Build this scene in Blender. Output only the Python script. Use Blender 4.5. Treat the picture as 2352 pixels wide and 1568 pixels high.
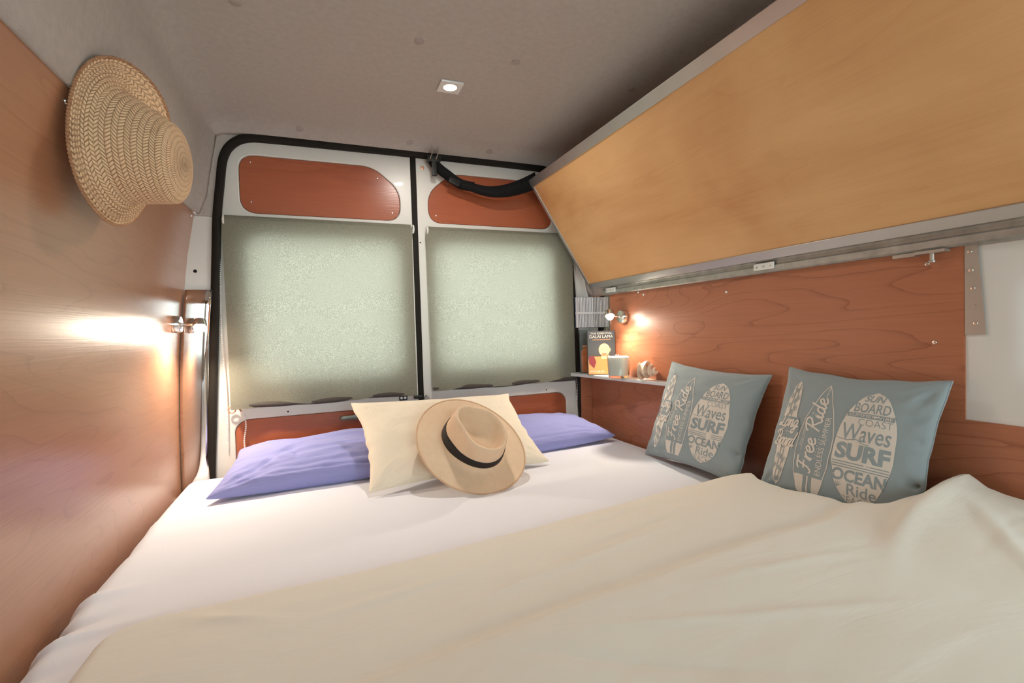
import bpy, bmesh, math, random
from mathutils import Vector, Matrix, noise
random.seed(4)
for o in list(bpy.data.objects): bpy.data.objects.remove(o)
S = bpy.context.scene; C = S.collection
# ---------------------------------------------------------------- camera
yaw, pit, rol = math.radians(22.1), math.radians(-1.45), math.radians(1.77)
f = Vector((math.sin(yaw)*math.cos(pit), math.cos(yaw)*math.cos(pit), math.sin(pit)))
r = Vector((math.cos(yaw), -math.sin(yaw), 0)); u = r.cross(f)
r2 = r*math.cos(rol)-u*math.sin(rol); u2 = u*math.cos(rol)+r*math.sin(rol)
cd = bpy.data.cameras.new('camera'); cam = bpy.data.objects.new('camera', cd); C.objects.link(cam)
cam.matrix_world = Matrix(((r2.x,u2.x,-f.x,0),(r2.y,u2.y,-f.y,0),(r2.z,u2.z,-f.z,1.2),(0,0,0,1)))
cd.sensor_width = 36; cd.lens = 36*1108/2352; cd.clip_start = .02
S.camera = cam
# ---------------------------------------------------------------- world and light
W = bpy.data.worlds.new('sky'); S.world = W; W.use_nodes = True
bg = W.node_tree.nodes['Background']; bg.inputs[0].default_value = (.90,.97,1,1); bg.inputs[1].default_value = 8.8
S.view_settings.view_transform = 'Standard'; S.view_settings.look = 'None'
S.view_settings.gamma = 1; S.view_settings.exposure = 0.0; S.view_settings.use_curve_mapping = False
LAMP_W, CEIL_W = 13.0, 5.0

# ---------------------------------------------------------------- materials
MATS = {}
def newmat(name):
    m = bpy.data.materials.new(name); m.use_nodes = True; MATS[name] = m
    return m, m.node_tree.nodes, m.node_tree.links, m.node_tree.nodes['Principled BSDF']
def plain(name, col, rough=.5, metal=0, bump=0, bscale=200, spec=.5, var=0, coat=0, sheen=0, vscale=8):
    m, n, l, p = newmat(name)
    p.inputs['Base Color'].default_value = (*col, 1); p.inputs['Roughness'].default_value = rough
    p.inputs['Metallic'].default_value = metal; p.inputs['Specular IOR Level'].default_value = spec
    p.inputs['Coat Weight'].default_value = coat; p.inputs['Sheen Weight'].default_value = sheen
    tc = n.new('ShaderNodeTexCoord')
    if bump:
        t = n.new('ShaderNodeTexNoise'); t.inputs['Scale'].default_value = bscale; t.inputs['Detail'].default_value = 3
        l.new(tc.outputs['Object'], t.inputs['Vector'])
        b = n.new('ShaderNodeBump'); b.inputs['Strength'].default_value = bump; b.inputs['Distance'].default_value = .002
        l.new(t.outputs['Fac'], b.inputs['Height']); l.new(b.outputs[0], p.inputs['Normal'])
    if var:
        t = n.new('ShaderNodeTexNoise'); t.inputs['Scale'].default_value = vscale; t.inputs['Detail'].default_value = 5
        l.new(tc.outputs['Object'], t.inputs['Vector'])
        r_ = n.new('ShaderNodeValToRGB'); r_.color_ramp.elements[0].position = .3; r_.color_ramp.elements[1].position = .7
        r_.color_ramp.elements[0].color = (*[c*(1-var) for c in col], 1); r_.color_ramp.elements[1].color = (*[min(1,c*(1+var)) for c in col], 1)
        l.new(t.outputs['Fac'], r_.inputs[0]); l.new(r_.outputs[0], p.inputs['Base Color'])
    return m
def wood(name, base, dark, axis='y', rough=.3, off=(0,0,0), rings=13, linew=.5, fig=.18, fs=1.0, coat=.0, fiber=.16, bump=.05):
    """veneer: long thin growth-ring contours plus fine fibres, running along one axis"""
    m, n, l, p = newmat(name)
    tc = n.new('ShaderNodeTexCoord')
    def mp(sc):
        q = n.new('ShaderNodeMapping'); q.inputs['Location'].default_value = off
        q.inputs['Scale'].default_value = sc; l.new(tc.outputs['Object'], q.inputs[0]); return q
    ix = {'x':0,'y':1,'z':2}[axis]
    def sc(al, ac): v = [ac]*3; v[ix] = al; return v
    def nz(mapn, s, d=2, dist=0):
        t = n.new('ShaderNodeTexNoise'); t.inputs['Scale'].default_value = s; t.inputs['Detail'].default_value = d
        t.inputs['Distortion'].default_value = dist; l.new(mapn.outputs[0], t.inputs['Vector']); return t
    def mt(op, a, b=None, c=None):
        q = n.new('ShaderNodeMath'); q.operation = op
        for i, v in enumerate((a, b, c)):
            if v is None: continue
            if isinstance(v, (int, float)): q.inputs[i].default_value = v
            else: l.new(v, q.inputs[i])
        return q.outputs[0]
    big = nz(mp(sc(.60*fs, 4.0*fs)), 1.0, 2.5, .25)
    jit = nz(mp(sc(9, 26)), 1.0, 3)
    v = mt('ADD', mt('MULTIPLY', big.outputs['Fac'], rings), mt('MULTIPLY', jit.outputs['Fac'], .35))
    fr = mt('FRACT', v)
    line = mt('POWER', fr, 15.0)                                  # soft rise, sharp drop, as growth rings read
    fib = nz(mp(sc(3.5, 260)), 1.0, 2)
    fibc = nz(mp(sc(6, 60)), 1.0, 3)
    fg = nz(mp(sc(1.3, 2.2)), 1.5, 3, .6)
    t1 = mt('MULTIPLY', line, linew)
    t2 = mt('MULTIPLY', mt('SUBTRACT', fib.outputs['Fac'], .5), fiber*2)
    t3 = mt('MULTIPLY', mt('SUBTRACT', fibc.outputs['Fac'], .5), fiber*1.6)
    t4 = mt('MULTIPLY', mt('SUBTRACT', fg.outputs['Fac'], .5), fig*4)
    tot = mt('ADD', mt('ADD', t1, t2), mt('ADD', t3, t4))
    tot = mt('ADD', tot, .22); q = n.new('ShaderNodeClamp'); l.new(tot, q.inputs[0])
    mx = n.new('ShaderNodeMix'); mx.data_type = 'RGBA'
    mx.inputs[6].default_value = (*base, 1); mx.inputs[7].default_value = (*dark, 1)
    l.new(q.outputs[0], mx.inputs[0]); l.new(mx.outputs[2], p.inputs['Base Color'])
    p.inputs['Roughness'].default_value = rough; p.inputs['Coat Weight'].default_value = coat
    b = n.new('ShaderNodeBump'); b.inputs['Strength'].default_value = bump; b.inputs['Distance'].default_value = .001
    l.new(fib.outputs['Fac'], b.inputs['Height']); l.new(b.outputs[0], p.inputs['Normal'])
    return m
def weave(name, c1, c2, ku=1.0, kv=1.0, depth=.6, herring=True, rough=.65):
    """plaited straw in the UV grid: u runs round the hat, v along its profile (both in metres)"""
    m, n, l, p = newmat(name)
    uv = n.new('ShaderNodeUVMap'); uv.uv_map = 'UVMap'
    sp = n.new('ShaderNodeSeparateXYZ'); l.new(uv.outputs[0], sp.inputs[0])
    def mt(op, a, b=None):
        q = n.new('ShaderNodeMath'); q.operation = op
        for i, v in enumerate((a, b)):
            if v is None: continue
            if isinstance(v, (int, float)): q.inputs[i].default_value = v
            else: l.new(v, q.inputs[i])
        return q.outputs[0]
    U, V = sp.outputs[0], sp.outputs[1]
    vv = mt('MULTIPLY', V, kv); row = mt('FLOOR', vv); fv = mt('FRACT', vv)
    sg = mt('SUBTRACT', mt('MULTIPLY', mt('MODULO', row, 2.0), 2.0), 1.0)
    ph = mt('ADD', mt('MULTIPLY', U, ku), mt('MULTIPLY', mt('MULTIPLY', sg, fv), 1.1 if herring else .5))
    st = mt('ABSOLUTE', mt('SINE', mt('MULTIPLY', ph, math.pi)))
    ed = mt('ABSOLUTE', mt('SINE', mt('MULTIPLY', vv, math.pi)))
    h = mt('MULTIPLY', mt('POWER', st, .6), mt('POWER', ed, .35))
    tc = n.new('ShaderNodeTexCoord'); t = n.new('ShaderNodeTexNoise'); t.inputs['Scale'].default_value = 60
    t.inputs['Detail'].default_value = 4; l.new(tc.outputs['Object'], t.inputs['Vector'])
    fac = mt('ADD', mt('MULTIPLY', h, .75), mt('MULTIPLY', t.outputs['Fac'], .35))
    rr = n.new('ShaderNodeValToRGB'); rr.color_ramp.elements[0].position = .15; rr.color_ramp.elements[1].position = .7
    rr.color_ramp.elements[0].color = (*c2, 1); rr.color_ramp.elements[1].color = (*c1, 1)
    l.new(fac, rr.inputs[0]); l.new(rr.outputs[0], p.inputs['Base Color'])
    b = n.new('ShaderNodeBump'); b.inputs['Strength'].default_value = depth; b.inputs['Distance'].default_value = .003
    l.new(h, b.inputs['Height']); l.new(b.outputs[0], p.inputs['Normal'])
    p.inputs['Roughness'].default_value = rough
    return m
def cloth(name, col, bump=.15, wr=0, wrs=6, sheen=.2, rough=.85, stretch=(1,1,1)):
    m, n, l, p = newmat(name)
    p.inputs['Base Color'].default_value = (*col, 1); p.inputs['Roughness'].default_value = rough
    p.inputs['Specular IOR Level'].default_value = .2; p.inputs['Sheen Weight'].default_value = sheen
    tc = n.new('ShaderNodeTexCoord')
    t = n.new('ShaderNodeTexNoise'); t.inputs['Scale'].default_value = 900; l.new(tc.outputs['Object'], t.inputs['Vector'])
    b = n.new('ShaderNodeBump'); b.inputs['Strength'].default_value = bump; b.inputs['Distance'].default_value = .0006
    l.new(t.outputs['Fac'], b.inputs['Height'])
    if wr:
        mp = n.new('ShaderNodeMapping'); mp.inputs['Scale'].default_value = stretch; l.new(tc.outputs['Object'], mp.inputs[0])
        w = n.new('ShaderNodeTexNoise'); w.inputs['Scale'].default_value = wrs; w.inputs['Detail'].default_value = 4
        w.inputs['Distortion'].default_value = .8; l.new(mp.outputs[0], w.inputs['Vector'])
        b2 = n.new('ShaderNodeBump'); b2.inputs['Strength'].default_value = wr; b2.inputs['Distance'].default_value = .01
        l.new(w.outputs['Fac'], b2.inputs['Height']); l.new(b.outputs[0], b2.inputs['Normal']); l.new(b2.outputs[0], p.inputs['Normal'])
    else: l.new(b.outputs[0], p.inputs['Normal'])
    return m
def emis(name, col, st):
    m, n, l, p = newmat(name); p.inputs['Base Color'].default_value = (*col,1)
    p.inputs['Emission Color'].default_value = (*col,1); p.inputs['Emission Strength'].default_value = st; return m

wood('cherry_left', (.46,.215,.115), (.20,.07,.035), rough=.28, off=(.3,1.7,.2), rings=30, linew=.30, fig=.10, coat=.5, fs=.8, bump=.25)
wood('cherry_right', (.48,.185,.095), (.20,.05,.025), rough=.34, off=(4.1,2.3,7.2), rings=34, linew=.45, fig=.10, fs=.8, bump=.15)
wood('cherry_door', (.42,.115,.05), (.22,.045,.022), axis='x', rough=.27, off=(1.1,2,3), rings=7, linew=.3, fig=.13, bump=.25)
wood('ply_orange', (.76,.45,.20), (.50,.20,.06), rough=.42, off=(2,5.5,1), rings=5, linew=.10, fig=.42, fs=1.3, fiber=.12)
wood('ply_plain', (.6,.4,.2), (.4,.22,.1), rough=.5)
plain('headliner', (.46,.41,.375), .95, bump=.5, bscale=260, spec=.1, var=.05, vscale=60)
plain('cap_grey', (.37,.315,.29), .8, bump=.3)
plain('white_paint', (.72,.70,.67), .22, var=.015, coat=.3)
plain('white_door', (.70,.67,.63), .34, coat=.1)
plain('white_plastic', (.8,.79,.76), .3)
plain('rubber', (.012,.009,.006), .7, bump=.3, bscale=400, spec=.25)
plain('black_web', (.008,.008,.009), .75, bump=.8, bscale=900, spec=.2)
plain('black_plastic', (.012,.012,.012), .3)
plain('black_hole', (.002,.002,.002), .9)
plain('aluminium', (.50,.49,.48), .38, metal=.85, bump=.1, bscale=300, var=.04, vscale=12)
plain('galvanised', (.42,.41,.38), .45, metal=.75, bump=.25, bscale=120, var=.16, vscale=35)
plain('steel', (.72,.70,.67), .16, metal=1)
plain('mirror_steel', (.80,.79,.77), .045, metal=1, bump=.12, bscale=5)
plain('steel_plate', (.5,.47,.43), .35, metal=.6)
plain('screw', (.8,.79,.77), .25, metal=1)
plain('copper', (.75,.42,.26), .35, metal=.7)
plain('zinc_white', (.8,.82,.82), .3, metal=.3)
plain('handle_green', (.12,.15,.145), .4)
plain('hem_brown', (.06,.05,.042), .8)
plain('floor_vinyl', (.18,.16,.15), .5, var=.1)
cloth('sheet_white', (.78,.79,.86), .15, wr=.12, wrs=3, stretch=(1,3,1))
cloth('duvet_cream', (.74,.70,.625), .15, wr=.55, wrs=4.5, stretch=(.8,2.6,1))
cloth('purple_cotton', (.29,.30,.60), .15, wr=.6, wrs=9, stretch=(.7,2,2))
cloth('cream_cotton', (.84,.745,.60), .4, wr=.5, wrs=18)
cloth('blue_canvas', (.28,.335,.355), .5, wr=.12, wrs=7)
cloth('print_cream', (.68,.63,.57), .3)
cloth('mattress_ticking', (.6,.6,.58), .3)
weave('straw_weave', (.86,.58,.35), (.40,.20,.10), ku=130, kv=100, depth=.9)
weave('panama_weave', (.83,.62,.42), (.60,.38,.24), ku=330, kv=330, depth=.25, herring=False)
plain('hat_band', (.006,.005,.006), .6, bump=.5, bscale=700)
emis('bulb_glow', (1,.90,.74), 80)
emis('led_glow', (1,.95,.78), 9)
plain('wax', (.90,.92,.87), .35)
MATS['wax'].node_tree.nodes['Principled BSDF'].inputs['Subsurface Weight'].default_value = .6
MATS['wax'].node_tree.nodes['Principled BSDF'].inputs['Subsurface Radius'].default_value = (.03,.03,.025)
plain('shell_pink', (.84,.68,.54), .35, var=.12, vscale=40)
plain('paper', (.75,.70,.6), .8)
plain('book_dark', (.055,.048,.045), .3); plain('book_orange', (.45,.15,.05), .35, var=.3, vscale=30)
plain('book_teal', (.07,.085,.08), .35); plain('skin_print', (.75,.48,.27), .4); plain('skin_shade', (.38,.2,.11), .4)
plain('maroon_print', (.22,.03,.035), .4); plain('saffron_print', (.60,.28,.10), .4); plain('ink_white', (.85,.78,.68), .4)
plain('louvre_white', (.82,.84,.88), .3); plain('louvre_dark', (.05,.07,.12), .4)
plain('bamboo_bead', (.85,.83,.8), .3)
MATS['cherry_left'].node_tree.nodes['Principled BSDF'].inputs['Coat Roughness'].default_value = .30
# glass
m, n, l, p = newmat('pane_glass')
tr = n.new('ShaderNodeBsdfTransparent'); gl = n.new('ShaderNodeBsdfGlossy'); gl.inputs['Roughness'].default_value = .02
tr.inputs[0].default_value = (.88,.93,.92,1)
mx = n.new('ShaderNodeMixShader'); mx.inputs[0].default_value = .07
l.new(tr.outputs[0], mx.inputs[1]); l.new(gl.outputs[0], mx.inputs[2]); l.new(mx.outputs[0], n['Material Output'].inputs[0])
m, n, l, p = newmat('tumbler_glass'); p.inputs['Transmission Weight'].default_value = 1; p.inputs['Roughness'].default_value = .02
p.inputs['IOR'].default_value = 1.45; p.inputs['Base Color'].default_value = (.96,.99,.97,1)
# roller blind fabric: woven, lets part of the daylight through
m, n, l, p = newmat('blind_fabric')
tc = n.new('ShaderNodeTexCoord')
t = n.new('ShaderNodeTexNoise'); t.inputs['Scale'].default_value = 420; t.inputs['Detail'].default_value = 1; l.new(tc.outputs['Object'], t.inputs['Vector'])
rr = n.new('ShaderNodeValToRGB'); rr.color_ramp.elements[0].position = .42; rr.color_ramp.elements[1].position = .72
rr.color_ramp.elements[0].color = (.140,.132,.102,1); rr.color_ramp.elements[1].color = (.31,.295,.235,1)
l.new(t.outputs['Fac'], rr.inputs[0])
df = n.new('ShaderNodeBsdfDiffuse'); df.inputs[0].default_value = (.36,.345,.27,1)
tl = n.new('ShaderNodeBsdfTranslucent'); l.new(rr.outputs[0], tl.inputs[0])
mx = n.new('ShaderNodeMixShader'); mx.inputs[0].default_value = .5
l.new(df.outputs[0], mx.inputs[1]); l.new(tl.outputs[0], mx.inputs[2]); l.new(mx.outputs[0], n['Material Output'].inputs[0])

# ---------------------------------------------------------------- mesh helpers
def mesh_obj(name, verts, faces, mat, parent=None, origin=None, smooth=False, uvs=None, mods=()):
    """verts in world metres; origin = base point of a stand-alone thing; with a parent they are taken relative to its root"""
    if parent is not None:
        q = parent
        while q.parent: q = q.parent
        org = Vector(q.location) if 'root' in q else Vector((0,0,0))
        if 'root' not in q: org = Vector(q.location)
    else: org = Vector(origin) if origin is not None else Vector((0,0,0))
    me = bpy.data.meshes.new(name)
    me.from_pydata([tuple(Vector(v)-org) for v in verts], [], faces)
    if uvs is not None:
        lay = me.uv_layers.new(name='UVMap')
        for lp in me.loops: lay.data[lp.index].uv = uvs[lp.vertex_index]
    me.materials.append(MATS[mat]); me.update()
    o = bpy.data.objects.new(name, me); C.objects.link(o)
    if parent is not None: o.parent = parent
    else: o.location = org
    if smooth:
        for pl in me.polygons: pl.use_smooth = True
    return o
def tag(o, label=None, cat=None, group=None, kind=None):
    for k, v in (('label',label),('category',cat),('group',group),('kind',kind)):
        if v: o[k] = v
    return o
def thing(name, loc, label, cat, group=None):
    o = bpy.data.objects.new(name, None); C.objects.link(o); o.location = loc; o.empty_display_size = .05
    return tag(o, label, cat, group)
class MB:
    def __init__(s): s.v = []; s.f = []
    def add(s, vs, fs):
        b = len(s.v); s.v += [Vector(q) for q in vs]; s.f += [tuple(i+b for i in q) for q in fs]; return s
    def box(s, a, b):
        x0,y0,z0 = a; x1,y1,z1 = b
        return s.add([(x0,y0,z0),(x1,y0,z0),(x1,y1,z0),(x0,y1,z0),(x0,y0,z1),(x1,y0,z1),(x1,y1,z1),(x0,y1,z1)],
                     [(0,3,2,1),(4,5,6,7),(0,1,5,4),(1,2,6,5),(2,3,7,6),(3,0,4,7)])
    def obox(s, c, ax, ay, az, h):      # oriented box, half sizes h
        c = Vector(c); A = [Vector(q).normalized() for q in (ax,ay,az)]
        vs = [c+A[0]*h[0]*i+A[1]*h[1]*j+A[2]*h[2]*k for k in (-1,1) for j in (-1,1) for i in (-1,1)]
        return s.add(vs, [(0,2,3,1),(4,5,7,6),(0,1,5,4),(1,3,7,5),(3,2,6,7),(2,0,4,6)])
    def lathe(s, c, ax, prof, seg=24, capped=True):   # prof: (radius, distance along axis)
        c = Vector(c); ax = Vector(ax).normalized(); e = ax.orthogonal().normalized(); g = ax.cross(e)
        b = len(s.v)
        for (rad, h) in prof:
            for i in range(seg):
                t = 2*math.pi*i/seg; s.v.append(c+ax*h+(e*math.cos(t)+g*math.sin(t))*max(rad,1e-5))
        for j in range(len(prof)-1):
            for i in range(seg):
                i2 = (i+1)%seg; s.f.append((b+j*seg+i, b+j*seg+i2, b+(j+1)*seg+i2, b+(j+1)*seg+i))
        if capped:
            s.f.append(tuple(b+i for i in reversed(range(seg)))); s.f.append(tuple(b+(len(prof)-1)*seg+i for i in range(seg)))
        return s
    def tube(s, pts, rad, seg=8, closed=False):
        pts = [Vector(q) for q in pts]; N = len(pts); b = len(s.v); prev = None
        for i, q in enumerate(pts):
            if closed: d = pts[(i+1)%N]-pts[i-1]
            else: d = pts[min(i+1,N-1)]-pts[max(i-1,0)]
            d.normalize()
            e = d.orthogonal().normalized() if prev is None else (prev-d*prev.dot(d)).normalized()
            prev = e; g = d.cross(e); rr_ = rad[i] if isinstance(rad,(list,tuple)) else rad
            for k in range(seg):
                t = 2*math.pi*k/seg; s.v.append(q+(e*math.cos(t)+g*math.sin(t))*rr_)
        for i in range(N if closed else N-1):
            for k in range(seg):
                k2 = (k+1)%seg; i2 = (i+1)%N
                s.f.append((b+i*seg+k, b+i*seg+k2, b+i2*seg+k2, b+i2*seg+k))
        if not closed:
            s.f.append(tuple(b+k for k in reversed(range(seg)))); s.f.append(tuple(b+(N-1)*seg+k for k in range(seg)))
        return s
    def ball(s, c, rad, seg=8, rings=6, sc=(1,1,1)):
        b = len(s.v); c = Vector(c)
        for j in range(rings+1):
            a = math.pi*j/rings
            for i in range(seg):
                t = 2*math.pi*i/seg
                s.v.append(c+Vector((math.sin(a)*math.cos(t)*sc[0], math.sin(a)*math.sin(t)*sc[1], math.cos(a)*sc[2]))*rad)
        for j in range(rings):
            for i in range(seg):
                s.f.append((b+j*seg+i, b+(j+1)*seg+i, b+(j+1)*seg+(i+1)%seg, b+j*seg+(i+1)%seg))
        return s
    def build(s, name, mat, parent=None, origin=None, smooth=False, bevel=0, solid=0):
        o = mesh_obj(name, s.v, s.f, mat, parent, origin, smooth)
        bm = bmesh.new(); bm.from_mesh(o.data); bmesh.ops.recalc_face_normals(bm, faces=bm.faces); bm.to_mesh(o.data); bm.free()
        if solid:
            k = o.modifiers.new('s','SOLIDIFY'); k.thickness = solid; k.offset = 0
        if bevel:
            k = o.modifiers.new('b','BEVEL'); k.width = bevel; k.segments = 2; k.limit_method = 'ANGLE'
            for pl in o.data.polygons: pl.use_smooth = True
            k2 = o.modifiers.new('w','WEIGHTED_NORMAL')
        if smooth: auto_smooth(o)
        return o
def auto_smooth(o, ang=40):
    me = o.data; bm = bmesh.new(); bm.from_mesh(me)
    for e in bm.edges:
        if len(e.link_faces) == 2 and e.calc_face_angle(0) > math.radians(ang): e.smooth = False
    bm.to_mesh(me); bm.free()
def rrect(x0, z0, x1, z1, rad, seg=8):
    if not isinstance(rad, (list,tuple)): rad = [rad]*4        # bl, br, tr, tl
    out = []
    for (cx, cz, a0), q in zip(((x0,z0,180),(x1,z0,270),(x1,z1,0),(x0,z1,90)), rad):
        sx = q if cx == x0 else -q; sz = q if cz == z0 else -q
        for i in range(seg+1):
            a = math.radians(a0+90*i/seg); out.append((cx+sx+q*math.cos(a), cz+sz+q*math.sin(a)))
    return out
def round_poly(pts, rad, seg=6):
    out = []; N = len(pts)
    for i in range(N):
        p0, p1, p2 = Vector(pts[i-1]), Vector(pts[i]), Vector(pts[(i+1)%N])
        q = rad[i] if isinstance(rad,(list,tuple)) else rad
        a = (p0-p1).normalized()*q; b = (p2-p1).normalized()*q
        for k in range(seg+1):
            t = k/seg; w = (p1+a)*(1-t)**2+p1*2*t*(1-t)+(p1+b)*t*t; out.append(tuple(w))
    return out
def plate(loops, thick, bevel, fmap):
    """filled 2-D outline(s) with holes -> (verts, faces); thickness along local z from 0 to thick"""
    cu = bpy.data.curves.new('tmp','CURVE'); cu.dimensions = '2D'; cu.fill_mode = 'BOTH'
    cu.extrude = max(thick/2-bevel, 0); cu.bevel_depth = bevel; cu.bevel_resolution = 1; cu.offset = -bevel
    for lp in loops:
        sp = cu.splines.new('POLY'); sp.points.add(len(lp)-1); sp.use_cyclic_u = True
        for i, q in enumerate(lp): sp.points[i].co = (q[0], q[1], 0, 1)
    ob = bpy.data.objects.new('tmp', cu); C.objects.link(ob)
    dg = bpy.context.evaluated_depsgraph_get(); dg.update()
    me = bpy.data.meshes.new_from_object(ob.evaluated_get(dg))
    vs = [fmap(v.co.x, v.co.y, v.co.z+thick/2) for v in me.vertices]; fs = [tuple(q.vertices) for q in me.polygons]
    bpy.data.objects.remove(ob); bpy.data.curves.remove(cu); bpy.data.meshes.remove(me)
    return vs, fs
def rear(y):  return lambda a, b, t: Vector((a, y+t, b))        # plate standing in the rear door plane, front face at y
def side(x, s=1): return lambda a, b, t: Vector((x+s*t, a, b))  # plate on a side wall
def plate_obj(name, loops, thick, bevel, fmap, mat, parent=None, origin=None):
    vs, fs = plate(loops, thick, bevel, fmap); m_ = MB(); m_.add(vs, fs)
    return m_.build(name, mat, parent, origin, smooth=True)
def screw(parent, c, ax, rad=.0055, name='screw'):
    c = Vector(c); b = MB(); b.lathe(c, ax, [(rad,0),(rad,.0012),(rad*.75,.003),(rad*.35,.0032),(rad*.3,.0018),(.0003,.0018)], 14)
    return b.build(name, 'screw', parent, None if parent else c, smooth=True)
def smooth01(t): t = max(0,min(1,t)); return t*t*(3-2*t)
def nz(x, y, z=0, s=1.0): return noise.noise(Vector((x*s, y*s, z*s)))
def catmull(pts, n=8, closed=False):
    pts = [Vector(q) for q in pts]; out = []; N = len(pts)
    for i in range(N if closed else N-1):
        if closed: a,b,c,d = pts[i-1],pts[i],pts[(i+1)%N],pts[(i+2)%N]
        else: a,b,c,d = pts[max(i-1,0)],pts[i],pts[i+1],pts[min(i+2,N-1)]
        for k in range(n):
            t = k/n; out.append(.5*((2*b)+(c-a)*t+(2*a-5*b+4*c-d)*t*t+(3*b-a-3*c+d)*t**3))
    if not closed: out.append(pts[-1])
    return out

# ================================================================ THE SHELL OF THE VAN
Y0, Y1 = -1.7, 2.10
def xl(z):       # left wall profile
    P = [(0,-.47),(.7,-.47),(.9,-.468),(1.1,-.46),(1.3,-.443),(1.5,-.42),(1.66,-.392),(1.80,-.365),(1.90,-.345),(2.0,-.32)]
    for (a, xa), (b, xb) in zip(P, P[1:]):
        if z <= b: return xa+(xb-xa)*(z-a)/(b-a)
    return P[-1][1]
WL_END = 2.066
def wall_strip(name, zs, xf, ya, yb, mat, thick, kind='structure', outward=-1):
    b = MB(); inn = [(xf(z), z) for z in zs]
    for y in (ya, yb):
        for (x, z) in inn: b.v.append(Vector((x, y, z)))
        for (x, z) in inn: b.v.append(Vector((x+outward*thick, y, z)))
    N = len(zs); M = 2*N
    for i in range(N-1):
        b.f += [(i, i+1, M+i+1, M+i), (N+i, M+N+i, M+N+i+1, N+i+1), (i, N+i, N+i+1, i+1), (M+i, M+i+1, M+N+i+1, M+N+i)]
    b.f += [(0, M, M+N, N), (N-1, 2*N-1, M+2*N-1, M+N-1)]
    o = b.build(name, mat, None, smooth=True)
    if kind: o['kind'] = kind
    return o
zs = [i*.06 for i in range(28)]+[1.66]
wall_left = wall_strip('wall_left', zs, xl, Y0, WL_END, 'cherry_left', .012)
for (y, z) in ((1.10,1.630),(2.03,1.640)): screw(wall_left, (xl(z)+.0004, y, z), (1,0,-.1), .005)
# headliner: left side, cove, ceiling, cove, right side in one profile
prof = [(-.384,1.655),(-.376,1.72),(-.366,1.80),(-.356,1.86),(-.346,1.91),(-.338,1.955),(-.322,1.982),(-.292,1.997),(-.25,2.0),(1.07,2.0),(1.112,1.997),(1.145,1.982),(1.17,1.955),(1.185,1.91),(1.20,1.80),(1.215,1.60),(1.235,1.40),(1.252,1.34)]
b = MB()
ys = [Y0, -1,-.5,0,.5,1,1.4,1.7,1.9,1.95,1.975,2.0,2.02,2.04,2.05,2.062]
M = len(prof)
for j, y in enumerate(ys):
    for (x, z) in prof:
        dz = 0 if y < 1.95 else -.045*((y-1.95)/.112)**2
        dx = 0 if y < 1.95 or z > 1.96 or z < 1.5 else .03*((y-1.95)/.112)**2*(1 if x < .4 else -1)*smooth01((z-1.6)/.15)
        b.v.append(Vector((x+dx, y, z+(dz if z > 1.97 else 0))))
for j in range(len(ys)-1):
    for i in range(M-1): b.f.append((j*M+i, j*M+i+1, (j+1)*M+i+1, (j+1)*M+i))
ceiling = b.build('ceiling', 'headliner', None, smooth=True); ceiling['kind'] = 'structure'
k = ceiling.modifiers.new('s','SOLIDIFY'); k.thickness = .015; k.offset = 1
for (x, y) in [(-.148,1.325),(.295,1.337),(.587,1.347),(1.022,1.372),(-.027,2.012),(.39,2.015),(.74,2.015)]:
    MB().lathe((x,y,2.0-(0 if y<1.95 else .045*((y-1.95)/.112)**2)), (0,0,-1) if y<1.95 else (0,-.42,-.91), [(.0135,-.004),(.0135,.0012),(.011,.0022),(.0003,.0024)], 24).build('fastener_cap', 'cap_grey', ceiling, smooth=True)
MB().box((-.55,Y0,-.03),(1.35,Y1,0)).build('floor', 'floor_vinyl')['kind'] = 'structure'
# right wall: veneer with a step down where the white window panel begins
XR = 1.25
loop = [(Y0,0),(2.09,0),(2.09,1.345),(.575,1.345),(.575,.982),(Y0,.982)]
wr = plate_obj('wall_right', [loop], .012, 0, side(XR), 'cherry_right'); wr['kind'] = 'structure'
for c in [(1.24-.0,.64,1.315),(0,.627,1.143),(0,1.665,1.338),(0,1.63,1.325),(0,1.20,1.30)]:
    screw(wr, (XR, c[1], c[2]), (-1,0,0), .005)
# white body panel round the side window: flat flange, rounded recess
def recess(name, yc, zc, hy, hz, x0, depth, rad, outer, mat, lip=.03, kind='structure'):
    N = 48; b = MB()
    def ring(h1, h2, q, x):
        pts = []
        for (cy, cz, a0) in ((1,1,0),(-1,1,90),(-1,-1,180),(1,-1,270)):
            for i in range(12):
                a = math.radians(a0+90*i/11); pts.append(Vector((x, yc+cy*(h1-q)+q*math.cos(a), zc+cz*(h2-q)+q*math.sin(a))))
        return pts
    rings = []
    oy0, oy1, oz0, oz1 = outer
    base = ring(hy, hz, rad, x0)
    out = []
    for v in base:
        d = v-Vector((x0,yc,zc)); t = 1e9
        if d.y > 1e-6: t = min(t, (oy1-yc)/d.y)
        if d.y < -1e-6: t = min(t, (oy0-yc)/d.y)
        if d.z > 1e-6: t = min(t, (oz1-zc)/d.z)
        if d.z < -1e-6: t = min(t, (oz0-zc)/d.z)
        out.append(Vector((x0,yc,zc))+d*t)
    rings.append(out); rings.append(base)
    for i in range(1, 6):
        a = math.pi/2*i/5; rings.append(ring(hy-lip*math.sin(a), hz-lip*math.sin(a), max(rad-lip*math.sin(a)*.5,.01), x0+lip*(1-math.cos(a))))
    rings.append(ring(hy-lip-.012, hz-lip-.01, rad*.6, x0+depth))
    for rg in rings: b.v += rg
    n_ = len(rings[0])
    for j in range(len(rings)-1):
        for i in range(n_): b.f.append((j*n_+i, j*n_+(i+1)%n_, (j+1)*n_+(i+1)%n_, (j+1)*n_+i))
    o = b.build(name, mat, None, smooth=True); o['kind'] = kind
    return o
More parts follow.
